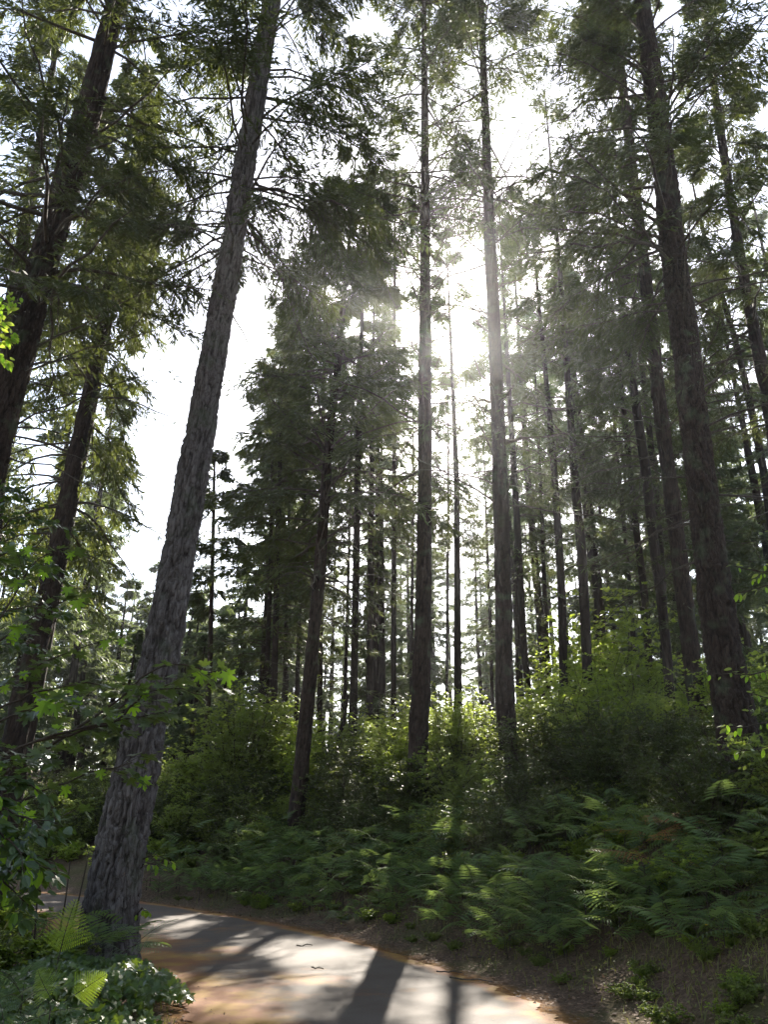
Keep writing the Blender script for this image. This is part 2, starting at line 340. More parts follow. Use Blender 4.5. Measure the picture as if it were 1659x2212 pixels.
# ------------------------------------------------------------------ conifer branches
SKYGAPS = []    # thin places in the canopy: (point, dir, radius0, radius per metre, keep)
_camp = np.array([0, 0, CZ])
def gapdir(px, py):
    p, t_ = unproj(px, py, 10.0); return nrm(p-_camp)
def thin(c, rng):
    keep = np.ones(len(c), bool)
    for p0, d, r0, k, kp, y0 in SKYGAPS:
        w = c-p0; s = w@d; D = np.linalg.norm(w-s[:, None]*d, axis=1)
        keep &= ~((D < (r0+k*s)*rng.uniform(.75, 1.25, len(c))) & (rng.random(len(c)) > kp) & (c[:, 1] > y0))
    return keep
for px, py, rpx, kp in ((990, 745, 50, .05), (1000, 860, 38, .45), (450, 760, 100, .03), (370, 950, 75, .04), (470, 620, 45, .2), (330, 1180, 60, .1), (690, 60, 60, .1), (730, 120, 45, .15), (1200, 260, 90, .35), (1130, 330, 70, .35), (1050, 190, 80, .45), (560, 700, 45, .2)):
    SKYGAPS.append((_camp, gapdir(px, py), 0.0, rpx/F, kp, 12.5))

for gxx, gyy, gr, kp in ((.3, 8.6, .7, .1), (-.6, 10.2, .75, .08), (-1.0, 8.3, .5, .12), (-2.0, 12.3, .8, .1), (-3.2, 14.8, .8, .12), (.9, 7.6, .5, .12), (-1.0, 11.3, .6, .1), (-2.7, 8.3, 1.1, .05), (-1.9, 10.2, .35, .2), (-2.75, 6.8, .8, .04), (-2.5, 6.2, .6, .04), (1.4, 18.5, 1.3, .3), (4.5, 21, 1.5, .3), (6, 24, 1.4, .3), (-4, 22, 1.4, .35), (3.5, 12.5, .8, .35), (2.2, 11.5, .5, .35), (5, 9.5, .7, .35), (-5.2, 10, .8, .35), (-3.5, 24, 2.2, .35), (0, 23, 2.2, .35), (4, 17, 1.5, .35), (7, 21, 2.2, .35), (2.5, 26, 2.2, .35), (9, 26, 2.2, .35), (-1, 17, 1.0, .4), (6, 15, 1.0, .4), (-4.2, 18, .7, .3), (1.6, 12.6, .5, .3), (3.2, 9.2, .5, .3), (3.4, 7.6, .4, .3)):
    SKYGAPS.append((np.array([gxx, gyy, 0.]), SUNV, gr, 0.0, kp, 12.5))
def make_branches(rng, B, az, L, e0, droop, nsec, nel, els, live, bare=.15, limb_r=.02, secl=.36, hang=.5):
    """vectorised branches. B (n,3). returns list of limb tubes, element quads (m,4,3), var, twig quads"""
    n = len(B); nel = int(nel*1.75); s = np.linspace(0, 1, 7)
    H = np.stack([np.cos(az), np.sin(az), np.zeros(n)], -1)
    zz = L[:, None]*(s*np.sin(e0)[:, None]-droop[:, None]*s**2+.35*droop[:, None]*s**3)
    bow = rng.normal(0, .07, n)[:, None]*L[:, None]*s**2; Sd = np.stack([-np.sin(az), np.cos(az), np.zeros(n)], -1)
    hor = L[:, None]*s*np.cos(e0)[:, None]
    P = B[:, None]+H[:, None]*hor[..., None]+Sd[:, None]*bow[..., None]; P[..., 2] += zz
    wob = rng.normal(0, .012, P.shape)*L[:, None, None]; wob[:, 0] = 0; P += wob
    limbs = [(P[i], (limb_r*(L[i]/2.5)**.8)*(1-.85*s)+.003) for i in range(n)]
    idx = np.where(live > 0)[0]
    if not len(idx): return limbs, np.zeros((0, 4, 3)), np.zeros(0), np.zeros((0, 4, 3))
    m = len(idx); sj = np.sort(rng.uniform(bare, 1.0, (m, nsec)), axis=1)
    f = sj*6; i0 = np.minimum(f.astype(int), 5); fr = (f-i0)[..., None]; ar = np.arange(m)[:, None]
    Pi = P[idx]; p0 = Pi[ar, i0]*(1-fr)+Pi[ar, i0+1]*fr; T = nrm(Pi[ar, i0+1]-Pi[ar, i0])
    side = np.where(rng.random((m, nsec)) < .5, 1., -1.)[..., None]
    SdT = nrm(np.cross(T, np.array([0, 0, 1.])))*side
    ang = rng.uniform(.7, 1.15, (m, nsec))[..., None]
    D = nrm(T*np.cos(ang)+SdT*np.sin(ang)+np.array([0, 0, -1.])*rng.uniform(-.05, hang, (m, nsec))[..., None])
    l = (L[idx][:, None]*secl*(1-.75*sj)*rng.uniform(.55, 1.15, (m, nsec)))+.12
    r = (np.arange(nel)+.5)/nel
    r = np.clip(r[None, None]+rng.uniform(-.5, .5, (m, nsec, nel))/nel, 0.02, 1)
    q = p0[:, :, None]+D[:, :, None]*(l[..., None]*r)[..., None]
    q[..., 2] -= hang*.45*l[..., None]*r**2
    sd2 = np.where(rng.random((m, nsec, nel)) < .5, 1., -1.)[..., None]
    Sq = nrm(np.cross(D, np.array([0, 0, 1.])))[:, :, None]*sd2
    d = D[:, :, None]*rng.uniform(.4, 1.0, (m, nsec, nel, 1))+Sq*rng.uniform(.1, .8, (m, nsec, nel, 1))+np.array([0, 0, -1.])*(rng.uniform(-.2, 1.0, (m, nsec, nel, 1))*hang*1.3)
    d = nrm(d+rng.normal(0, .15, d.shape))
    q = q.reshape(-1, 3); d = d.reshape(-1, 3)
    keep = rng.random(len(q)) < np.repeat(live[idx], nsec*nel); keep &= thin(q, rng); q = q[keep]; d = d[keep]; k = len(q)
    le = els*rng.uniform(.6, 1.4, (k, 1)); wd = le*rng.uniform(.055, .125, (k, 1))
    nrmv = nrm(np.array([0, 0, 1.])+rng.normal(0, .55, (k, 3))); sv = nrm(np.cross(d, nrmv))
    mid = q+d*le*.45
    E = np.stack([q, mid+sv*wd, q+d*le, mid-sv*wd], 1)
    vr = np.clip(np.repeat(rng.uniform(0, .5, (m, nsec)).ravel(), nel)[keep]+rng.uniform(0, .35, k), 0, 1)
    # secondary twigs
    tip = p0+D*l[..., None]; tip[..., 2] -= hang*.45*l; wv = np.cross(D, np.array([0, 0, 1.]))*.0045
    TW = np.stack([p0+wv, p0-wv, tip-wv*.3, tip+wv*.3], 2).reshape(-1, 4, 3)
    tk = np.repeat(live[idx] > 0, nsec) & thin(TW.mean(1), rng); TW = TW[tk]
    return limbs, E, vr, TW

def fir(name, label, pts, Yd, H, crown, seed, near=True, bark='bark_b', group=None, needle='needle', detail=1, knots=0, cat='tree', dead=None, amp=.02, flare=.35):
    """crown: dict z0,z1,R,n,nsec,nel,els ; dead: dict z0,z1,L,n"""
    rng = np.random.default_rng(seed); C, Rr = trunk_path(pts, Yd, H)
    base = np.array([C[1][0], C[1][1], C[1][2]])
    t = empty(name, base, 0, label, cat, group)
    trunk_mesh('trunk', C, Rr, M[bark], t, seed, detail, knots=knots, amp=amp, flare=flare)
    mb = MB(); allz = []; sets = []
    if crown:
        n = crown['n']; u = rng.random(n); z = crown['z0']+(crown['z1']-crown['z0'])*u
        z = np.sort(z); uu = (z-crown['z0'])/(crown['z1']-crown['z0'])
        L = crown['R']*np.clip((1-uu)**.75, .08, 1)*np.clip(.45+uu*4, 0, 1)*rng.uniform(.65, 1.15, n)+.25
        az = rng.uniform(0, 2*np.pi, n)
        if 'az' in crown: az = np.where(rng.random(n) < .65, rng.normal(crown['az'], .8, n), az)
        e0 = crown.get('e', .15)+rng.normal(0, .16, n)+uu*.35
        dr = crown.get('droop', .55)*rng.uniform(.6, 1.3, n)*(1-.5*uu)
        B, rb = trunk_eval(C, Rr, z); B = B+np.stack([np.cos(az), np.sin(az), 0*az], -1)*rb[:, None]*.7
        sets.append(make_branches(rng, B, az, L, e0, dr, crown['nsec'], crown['nel'], crown['els'], rng.uniform(.3, 1, n)*np.clip(.35+uu*4, 0, 1), bare=.27, limb_r=crown.get('lr', .028), hang=crown.get('hang', .55), secl=crown.get('secl', .36)))
    if dead:
        n = dead['n']; z = np.sort(rng.uniform(dead['z0'], dead['z1'], n)); az = rng.uniform(0, 6.28, n); L = dead['L']*rng.uniform(.25, 1.2, n)
        B, rb = trunk_eval(C, Rr, z); B = B+np.stack([np.cos(az), np.sin(az), 0*az], -1)*rb[:, None]*.7
        lv = np.where(rng.random(n) < dead.get('live', .3), dead.get('dens', .35), 0)
        sets.append(make_branches(rng, B, az, L, rng.normal(.25, .3, n), rng.uniform(.1, .6, n), dead.get('nsec', 12), 8, dead.get('els', .13), lv, bare=.4, limb_r=dead.get('lr', .014)))
    nb = 0
    loc = base
    for limbs, E, vr, TW in sets:
        if len(E): mb.quads(E, 0, vr)
        if len(TW): mb.quads(TW, 1)
        order = sorted(range(len(limbs)), key=lambda i: -(limbs[i][1][0]))
        for j, i in enumerate(order):
            P, r = limbs[i]
            if near and nb < 46:
                b = MB(); b.add(*tube_arr(P, r, 6)); b.build('branch', M['twig'], t, True, loc); nb += 1
            else: mb.add(*tube_arr(P, r, 4 if not near else 5), 1)
    if mb.n: mb.build('crown', [M[needle], M['twig']], t, False, loc)
    return t

CR = dict
# ---- the named firs (photo positions from base to top, width)
fir('fir_tree', 'thick leaning fir with pale furrowed bark at the left edge of the road', [(220, 2080, 126), (221, 2025, 118), (251, 1875, 108), (281, 1725, 98), (319, 1540, 86), (352, 1388, 79), (380, 1238, 71), (412, 1038, 64), (447, 850, 57), (465, 737, 54), (508, 500, 46), (543, 250, 43), (588, 0, 37)], 11.0, 24,
    CR(z0=10.8, z1=24, R=3.6, lr=.019, n=100, nsec=44, nel=13, els=.15, droop=.7), 11, bark='bark_a', detail=2, knots=9, amp=.03, flare=.13, dead=CR(z0=9.5, z1=13, L=2.2, n=8))
fir('fir_tree', 'tall dark fir leaning right across the upper left corner', [(-70, 1250, 80), (-25, 980, 72), (50, 737, 63), (82, 600, 58), (144, 400, 57), (200, 200, 49), (252, 0, 38)], 10.5, 26,
    CR(z0=8.3, z1=26, R=3.6, n=105, nsec=44, nel=13, els=.15, droop=.65), 12, detail=2, knots=12, dead=CR(z0=6.5, z1=10, L=2.6, n=14, live=.5))
fir('fir_tree', 'fir with drooping sprays and dark bare lower trunk behind the maple leaves at left', [(10, 1700, 52), (55, 1475, 49), (82, 1387, 46), (112, 1262, 42), (132, 1137, 38), (172, 937, 32), (217, 737, 23), (240, 560, 17)], 17.5, 24,
    CR(z0=7.6, z1=24, R=3.1, n=105, nsec=34, nel=12, els=.20, droop=.95, hang=.8), 13, detail=1, needle='needle2', dead=CR(z0=5.5, z1=8, L=1.6, n=10, live=.5))
fir('fir_tree', 'slender fir standing close behind the drooping fir at left', [(90, 1420, 30), (128, 1225, 26), (170, 1020, 22), (205, 860, 14)], 21, 22,
    CR(z0=7, z1=22, R=2.6, n=70, nsec=24, nel=10, els=.24, droop=.8), 14, near=False, detail=0, needle='needle2')
fir('fir_tree', 'fir trunk half hidden in foliage at the upper left edge', [(5, 900, 34), (35, 560, 28), (60, 480, 24), (95, 250, 18)], 17, 27,
    CR(z0=10, z1=27, R=3.4, n=85, nsec=28, nel=11, els=.2, droop=.7), 15, near=False, detail=0, needle='needle2')
fir('fir_tree', 'thin dark fir right of the leaning trunk, seen against bright sky', [(440, 1650, 14), (452, 1462, 12), (458, 1237, 9), (463, 1010, 6)], 28, 15.5,
    CR(z0=9, z1=15.5, R=1.5, n=50, nsec=16, nel=8, els=.26), 16, near=False, detail=0, dead=CR(z0=5, z1=9, L=1.3, n=16, live=.7))
fir('fir_tree', 'dense dark fir left of the road bend, leaning slightly, with a bushy crown', [(632, 1850, 38), (648, 1675, 33), (668, 1475, 30), (690, 1237, 26), (704, 1037, 21), (716, 888, 18), (738, 700, 13), (755, 520, 7)], 20, 23,
    CR(z0=7.5, z1=23, R=4.2, n=135, nsec=34, nel=13, els=.22, droop=.6), 17, detail=1, dead=CR(z0=4, z1=8.5, L=1.8, n=22, live=.6), knots=6)
ctr = [("fir to the right of the dense dark fir, its trunk bare to mid height", [(762, 1560, 19), (765, 1462, 16), (770, 1187, 15), (775, 888, 13), (782, 700, 8)], 27, 25, 9, 3.0),
       ("left one of the close pair of straight trunks left of the central fir", [(798, 1560, 15), (799, 1462, 15), (801, 1237, 14), (803, 988, 11), (806, 800, 8)], 29, 27, 12, 2.6),
       ("right one of the close pair of straight trunks left of the central fir", [(811, 1560, 12), (812, 1462, 12), (813, 1237, 11), (816, 988, 9), (818, 850, 6)], 33, 28, 13, 2.4),
       ("thin trunk farthest left in the cluster behind the tall green bush", [(573, 1600, 12), (577, 1437, 11), (583, 1262, 9), (588, 1000, 6)], 27, 19, 7, 2.8),
       ("second trunk from the left in the cluster behind the tall green bush", [(590, 1610, 15), (594, 1400, 13), (600, 1150, 12), (608, 888, 8)], 26, 21, 7, 3.2),
       ("third trunk in the cluster behind the tall green bush, between two wider gaps", [(614, 1620, 10), (616, 1437, 9), (620, 1237, 8), (626, 1050, 5)], 31, 20, 9, 2.6),
       ("slim bare trunk just left of the dense dark fir", [(636, 1660, 11), (644, 1400, 9), (655, 1162, 8), (664, 950, 5)], 30, 21, 10, 2.4),
       ("thin shaded trunk between the dense dark fir and its right neighbour", [(744, 1560, 9), (748, 1400, 8), (751, 1290, 7), (756, 1100, 5)], 32, 22, 9, 2.6)]
ctr += [("far fir whose crown tops out above the dense dark fir", [(690, 1560, 12), (697, 1000, 9), (702, 600, 6)], 34, 35, 14, 3.6), ("far fir whose crown fills the sky just left of the central trunk", [(850, 1560, 12), (852, 1000, 9), (853, 600, 6)], 32, 36, 15, 3.6)]
for q, (lb, pts, Yd, H, z0, Rc) in enumerate(ctr):
    fir('fir_tree', lb, pts, Yd, H, CR(z0=z0, z1=H, R=Rc, n=62, nsec=22, nel=9, els=.25, droop=.6), 40+q, near=False, detail=0, bark='bark_far', group='firs in the middle distance', dead=CR(z0=z0-4, z1=z0, L=1.5, n=16, live=.8, els=.2))
fir('fir_tree', 'straight bare fir trunk in the centre of the picture rising from the bushes', [(899, 1770, 45), (901, 1720, 44), (903, 1625, 43), (908, 1475, 41), (912, 1437, 38), (916, 1237, 33), (918, 1037, 30), (918, 737, 26), (919, 500, 20), (918, 250, 15), (917, 150, 13), (916, 0, 9)], 18.3, 34,
    CR(z0=18.5, z1=34, R=3.4, n=75, nsec=34, nel=12, els=.2, droop=.6), 18, bark='bark_b', detail=1, knots=14, dead=CR(z0=9, z1=20, L=3.2, n=74, live=.5, nsec=12, lr=.019, els=.17))
fir('fir_tree', 'bare fir trunk right of centre crossing beside the bright sun', [(1097, 1790, 46), (1096, 1750, 44), (1094, 1625, 44), (1091, 1475, 40), (1089, 1437, 38), (1086, 1187, 35), (1079, 987, 31), (1070, 737, 28), (1065, 700, 28), (1059, 500, 24), (1048, 250, 17), (1041, 50, 13), (1038, -60, 10)], 18.3, 34,
    CR(z0=18.5, z1=34, R=3.4, n=75, nsec=34, nel=12, els=.2, droop=.6), 19, bark='bark_b', detail=1, knots=14, dead=CR(z0=9, z1=20, L=3.2, n=74, live=.5, nsec=12, lr=.019, els=.17))
fir('fir_tree', 'massive dark fir with spreading root flare near the right edge', [(1618, 1715, 92), (1600, 1640, 84), (1582, 1475, 76), (1567, 1437, 74), (1539, 1237, 66), (1522, 1087, 61), (1502, 937, 57), (1482, 737, 54), (1469, 650, 53), (1442, 450, 48), (1429, 300, 44), (1409, 150, 38), (1387, 0, 32)], 12.7, 28,
    CR(z0=11, z1=28, R=3.6, n=85, nsec=42, nel=13, els=.16, droop=.6, az=2.9), 20, bark='bark_b', detail=2, knots=16, amp=.028, flare=.5, dead=CR(z0=5.5, z1=12, L=3.6, n=26, live=.5, lr=.016))
fir('fir_tree', 'tall fir just left of the massive right-hand fir, rooted in the bank', [(1532, 1750, 43), (1528, 1700, 42), (1514, 1575, 38), (1500, 1462, 36), (1479, 1287, 34), (1467, 1187, 33), (1447, 1037, 31), (1427, 887, 29), (1412, 737, 27), (1394, 600, 25), (1372, 400, 22), (1355, 275, 19), (1337, 100, 17), (1325, 0, 14)], 18.2, 32,
    CR(z0=13, z1=32, R=3.4, n=90, nsec=36, nel=12, els=.2, droop=.6, az=3.1), 21, bark='bark_b', detail=1, knots=14, dead=CR(z0=7, z1=13, L=2.6, n=26, live=.6))
fir('fir_tree', 'fir leaning in from the upper right edge', [(1760, 1600, 44), (1662, 860, 28), (1640, 770, 26), (1629, 720, 24), (1599, 550, 20), (1574, 400, 18), (1549, 225, 16), (1524, 50, 13), (1512, -60, 11)], 19, 30,
    CR(z0=11, z1=30, R=3.6, n=95, nsec=32, nel=12, els=.2, droop=.55), 22, near=True, detail=1, dead=CR(z0=7, z1=12, L=2.8, n=20, live=.7))
rt = [("very slim pole-like trunk between the central fir and its left background", [(889, 1480, 8), (890, 1287, 7), (892, 1137, 6), (893, 980, 4)], 42, 28, 14, 2.4),
      ("thinner of the two straight trunks seen between the two central firs", [(965, 1500, 7), (967, 1287, 6), (969, 1037, 5), (969, 937, 4)], 40, 27, 16, 1.8),
      ("straight trunk under the sun, thicker of the two between the central firs", [(990, 1520, 18), (989, 1462, 17), (988, 1237, 14), (987, 1037, 12), (981, 900, 9), (976, 787, 7)], 28, 27, 15, 1.9),
      ("thin trunk close left of the right central fir", [(1064, 1520, 8), (1060, 1350, 7), (1053, 1200, 6), (1050, 1100, 4)], 38, 22, 9, 2.4),
      ("trunk tucked close behind the right central fir, leaning left", [(1144, 1520, 15), (1131, 1387, 15), (1121, 1187, 15), (1109, 987, 13), (1100, 850, 10), (1092, 700, 7)], 28, 28, 12, 2.8),
      ("small trunk rising between the right central fir and its tucked neighbour", [(1121, 1520, 12), (1119, 1400, 11), (1117, 1250, 9), (1112, 1100, 6)], 34, 24, 12, 2.4),
      ("thin trunk left of the twin straight firs right of centre", [(1186, 1490, 12), (1180, 1350, 11), (1174, 1212, 9), (1167, 1012, 7)], 34, 26, 12, 2.4),
      ("left one of the twin straight firs right of centre", [(1219, 1540, 20), (1218, 1470, 19), (1214, 1287, 18), (1209, 1187, 17), (1199, 1037, 15), (1187, 887, 12), (1169, 700, 8)], 26, 29, 13, 3.0),
      ("right one of the twin straight firs right of centre, standing by the lime green maple", [(1273, 1540, 25), (1270, 1475, 23), (1267, 1387, 22), (1257, 1187, 21), (1242, 1037, 18), (1229, 862, 15), (1222, 737, 12), (1208, 560, 9), (1197, 425, 7)], 24.5, 32, 15, 3.2),
      ("slim curved trunk left of the crossing pair of firs at right", [(1375, 1480, 11), (1372, 1420, 11), (1359, 1237, 9), (1344, 1087, 8), (1329, 937, 7), (1318, 800, 5)], 32, 24, 10, 2.8),
      ("mid-sized straight trunk behind the crossing pair at right, base in pale green brush", [(1404, 1470, 18), (1402, 1410, 17), (1394, 1287, 16), (1374, 1137, 15), (1359, 987, 13), (1345, 850, 10)], 28, 27, 11, 3.2),
      ("front one of the crossing pair of firs left of the tall bank fir", [(1450, 1560, 22), (1446, 1462, 21), (1429, 1287, 21), (1414, 1187, 21), (1399, 1037, 21), (1380, 912, 19), (1355, 740, 14)], 23, 27, 11, 3.2),
      ("rear one of the crossing pair of firs, upright and greyer", [(1437, 1440, 18), (1433, 1287, 17), (1424, 1150, 16), (1411, 1000, 14), (1395, 850, 11)], 28, 29, 12, 3.0),
      ("dark fir behind the upper right boughs, wavy and thin", [(1663, 1100, 18), (1650, 1012, 17), (1624, 887, 15), (1599, 762, 13), (1570, 660, 12), (1539, 585, 10), (1514, 475, 8)], 26, 29, 12, 3.3)]
for q, (lb, pts, Yd, H, z0, Rc) in enumerate(rt):
    fir('fir_tree', lb, pts, Yd, H, CR(z0=z0-(3 if 950 < pts[0][0] < 1000 else 0), z1=H, R=Rc+(.6 if 950 < pts[0][0] < 1000 else 0), n=54, nsec=22, nel=9, els=.25, droop=.6), 70+q, near=False, detail=0, bark='bark_far', group='firs in the middle distance', dead=CR(z0=z0-5, z1=z0, L=1.6, n=20, live=.8, els=.2))

# ---- background forest: shared variants
def bgfir(seed, H, z0, Rc, n, els):
    rng = np.random.default_rng(seed)
    t = empty('fir_tree', (0, 0, 0)); C = np.array([[0, 0, -.6], [rng.normal(0, .1), 0, H*.5], [rng.normal(0, .2), 0, H]]); Rr = np.array([.24, .16, .02])
    trunk_mesh('trunk', C, Rr, M['bark_far'], t, seed, 0)
    z = np.sort(rng.uniform(z0, H*.99, n)); uu = (z-z0)/(H-z0); L = Rc*np.clip((1-uu)**.8, .05, 1)*np.clip(.5+uu*4, 0, 1)*rng.uniform(.65, 1.15, n)+.2; az = rng.uniform(0, 6.28, n)
    B, rb = trunk_eval(C, Rr, z)
    g = SKYGAPS[:]; SKYGAPS.clear()
    limbs, E, vr, TW = make_branches(rng, B, az, L, .1+uu*.35, .55*np.ones(n), 18, 9, els, rng.uniform(.6, 1, n), hang=.5)
    SKYGAPS.extend(g); mb = MB(); mb.quads(E, 0, vr)
    for P, r in limbs: mb.add(*tube_arr(P[::2], r[::2], 3), 1)
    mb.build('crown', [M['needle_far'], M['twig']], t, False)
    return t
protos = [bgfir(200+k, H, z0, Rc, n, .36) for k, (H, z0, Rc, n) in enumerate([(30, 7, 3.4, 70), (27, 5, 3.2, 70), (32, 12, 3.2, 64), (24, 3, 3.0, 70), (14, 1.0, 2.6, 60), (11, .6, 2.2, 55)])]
rng = np.random.default_rng(77); used = [False]*6; placed = []; cnt = 0
def bg_place(x, y, k, sc=1.0, label='', grp='distant firs'):
    z = gz(x, y); rz = rng.uniform(0, 6.28)
    if not used[k]:
        used[k] = True; o = protos[k]; o.location = (x, y, z); o.rotation_euler.z = rz; o.scale = (sc, sc, sc); o['label'] = label; o['category'] = 'tree'; o['group'] = grp
    else: o = copy_tree(protos[k], (x, y, z), rz, sc, label, grp)
    o['category'] = 'tree'
tries = 0
while cnt < 160 and tries < 6000:
    tries += 1; y = rng.uniform(30, 84); px = rng.uniform(-150, 1800); x = (px-829.5)/F*y/CP*1.0
    if any((x-a)**2+(y-b)**2 < 2.6**2 for a, b in placed): continue
    if lateral(x, y)[0] < 2 and lateral(x, y)[0] > -RW-2: continue
    if 930 < px < 1060 and y < 42: continue
    placed.append((x, y)); cnt += 1
    if 250 < px < 560: k = int(rng.choice([4, 5])); sc = rng.uniform(.75, 1.1)*(y/50)**.7; lb = 'low young fir closing the bright gap behind the leaning trunk'; gp = 'young firs in the gap'
    elif px <= 250: k = int(rng.choice([1, 3, 4])); sc = rng.uniform(.75, 1.0); lb = 'distant hazy fir beyond the left side of the road'; gp = 'distant firs left of the road'
    elif px < 930: k = int(rng.choice([0, 1, 3, 3, 4])); sc = rng.uniform(.7, .95); lb = 'distant fir behind the cluster left of the central trunk'; gp = 'distant firs behind the centre left cluster'
    elif px < 1060: k = int(rng.choice([4, 3, 1])); sc = rng.uniform(.7, 1.0); lb = 'distant pale fir low between the two central trunks'; gp = 'distant firs between the central trunks'
    else: k = int(rng.choice([0, 1, 2, 3, 3, 4, 5])); sc = rng.uniform(.8, 1.1); lb = 'distant fir in the hazy stand behind the right-hand trunks'; gp = 'distant firs behind the right-hand trunks'
    if 720 < px < 1120 and y < 54: k = int(rng.choice([3, 4])); sc = rng.uniform(.62, .85)
    bg_place(x, y, k, sc, lb, gp)
_b = 0
while _b < 16:
    x = rng.uniform(-16, 16); y = rng.uniform(-22, -4); q = lateral(x, y)[0]
    if -RW-1.5 < q < 1.5 or any((x-a)**2+(y-b)**2 < 9 for a, b in placed): continue
    placed.append((x, y)); _b += 1; bg_place(x, y, int(rng.choice([3, 1])), 1.0, 'fir of the stand behind the viewpoint along the road', 'firs behind the viewpoint')
for k in range(6):
    if not used[k]: bg_place(30+k*3, 70, k, 1, 'distant fir in the hazy stand behind the right-hand trunks', 'distant firs behind the right-hand trunks')

# ------------------------------------------------------------------ leaves
def leafpoly(kind):
    if kind == 'maple':
        half = [(0, -.02), (.10, -.10), (.28, -.20), (.24, -.06), (.34, -.02), (.60, -.02), (.46, .12), (.52, .22), (.26, .24), (.42, .42), (.56, .62), (.36, .58), (.30, .66), (.14, .46), (.12, .66), (.17, .78), (.08, .82), (0, 1.0)]
        pts = half+[(-a, b) for a, b in half[-2:0:-1]]; c = (0, .22)
    elif kind == 'ivy':
        half = [(0, 0), (.22, -.14), (.5, .0), (.34, .22), (.42, .5), (.18, .5), (0, 1.0)]; pts = half+[(-a, b) for a, b in half[-2:0:-1]]; c = (0, .3)
    else:
        half = [(0, 0), (.17, .15), (.27, .42), (.2, .72), (0, 1.0)]; pts = half+[(-a, b) for a, b in half[-2:0:-1]]; c = (0, .45)
    return np.array(pts, float), np.array(c, float)
def leaves(mb, pos, d, nv, size, kind, mat=0, var=None, rng=None, fold=.18):
    """pos,d,nv (n,3): point, growth direction, normal"""
    pts, c = leafpoly(kind); k = len(pts); n = len(pos); d = nrm(d); sd = nrm(np.cross(d, nv)); nv = np.cross(sd, d)
    A = np.vstack([pts, c[None]]); zz = np.abs(A[:, 0])*fold-(A[:, 1]**2)*.12
    size = np.broadcast_to(np.asarray(size), (n,))
    V = pos[:, None]+(sd[:, None]*A[None, :, :1]+d[:, None]*A[None, :, 1:2]+nv[:, None]*zz[None, :, None])*size[:, None, None]
    i = np.arange(k); f = np.stack([i, (i+1) % k, np.full(k, k)], 1)
    Fc = (np.arange(n)[:, None, None]*(k+1)+f[None]).reshape(-1, 3)
    mb.add(V, Fc, mat, None if var is None else np.repeat(var, k+1))
def leaf_quads(mb, pos, d, nv, size, mat=0, var=None, wr=.33):
    d = nrm(d); sd = nrm(np.cross(d, nv)); size = np.broadcast_to(np.asarray(size), (len(pos),))[:, None]
    mid = pos+d*size*.45-nrm(nv)*size*.06
    mb.quads(np.stack([pos, mid+sd*size*wr, pos+d*size, mid-sd*size*wr], 1), mat, var)

def shrub(seed, h, r, nst, ntw, nlf, ls, flat=.6, mat='leaf', low=.1, stem_r=.012, name='shrub', arch=1.0):
    """multi-stemmed shrub; returns proto empty"""
    rng = np.random.default_rng(seed); t = empty(name, (0, 0, 0)); st = MB(); lf = MB()
    s = np.linspace(0, 1, 6)
    for i in range(nst):
        a = rng.uniform(0, 6.28); rr = r*rng.uniform(.15, 1)**.7; hh = h*rng.uniform(.55, 1.05)*(1-.35*(rr/r)**2)
        P = np.stack([np.cos(a)*rr*s**1.4*arch, np.sin(a)*rr*s**1.4*arch, hh*(s-.12*s**3)], 1)+np.random.default_rng(seed*97+i).normal(0, .03*h, (6, 3))*s[:, None]
        P[0, 2] = -.15; st.add(*tube_arr(P, stem_r*(1-.8*s)+.002, 4))
        u = rng.uniform(low, 1, ntw); f = u*5; i0 = np.minimum(f.astype(int), 4); fr = (f-i0)[:, None]; p0 = P[i0]*(1-fr)+P[i0+1]*fr
        ta = rng.uniform(0, 6.28, ntw); tl = h*.22*rng.uniform(.4, 1.2, ntw)*(1.15-.5*u)
        D = nrm(np.stack([np.cos(ta), np.sin(ta), rng.normal(.25, .35, ntw)], 1))
        p1 = p0+D*tl[:, None]; wv = nrm(np.cross(D, [0, 0, 1.]))*.003
        st.quads(np.stack([p0+wv, p0-wv, p1-wv*.4, p1+wv*.4], 1))
        v = rng.uniform(.1, 1, (ntw, nlf)); q = p0[:, None]+D[:, None]*(tl[:, None]*v)[..., None]; q[..., 2] -= .15*tl[:, None]*v**2
        sd = nrm(np.cross(D, [0, 0, 1.]))[:, None]*np.where(rng.random((ntw, nlf)) < .5, 1, -1)[..., None]
        d = D[:, None]*.6+sd*rng.uniform(.3, 1.1, (ntw, nlf, 1))+rng.normal(0, .25, (ntw, nlf, 3)); d[..., 2] -= .15
        nv = nrm(np.array([0, 0, 1.])+rng.normal(0, flat, (ntw, nlf, 3)))
        vr = np.clip(np.repeat(rng.uniform(0, .45, ntw), nlf)+rng.uniform(0, .3, ntw*nlf), 0, 1)
        leaf_quads(lf, q.reshape(-1, 3), d.reshape(-1, 3), nv.reshape(-1, 3), ls*rng.uniform(.6, 1.35, ntw*nlf), 0, vr)
    st.build('stems', M['stem'], t, True); lf.build('foliage', M[mat], t, False)
    return t
def herb_first(lst, k, loc, rz, sc, label, cat, group):
    """use proto k first, copies after"""
    o, us = lst[k]
    if not us: lst[k][1] = True; o.location = tuple(map(float, loc)); o.rotation_euler.z = rz; o.scale = (sc,)*3; o['label'] = label; o['group'] = group
    else: o = copy_tree(o, loc, rz, sc, label, group)
    o['category'] = cat; return o
tallb = [[shrub(301+k, 4.0, 1.5, 26, 26, 16, .085, .55, 'leaf', .15, .014, 'tall_shrub'), False] for k in range(3)]
limeb = [[shrub(311+k, 4.5, 1.5, 18, 24, 15, .095, .5, 'leaf_light', .2, .014, 'vine_maple', .8), False] for k in range(2)]
huck = [[shrub(321+k, 1.7, .95, 30, 28, 17, .048, .7, 'leaf_dark' if k else 'leaf', .12, .008, 'bush'), False] for k in range(3)]
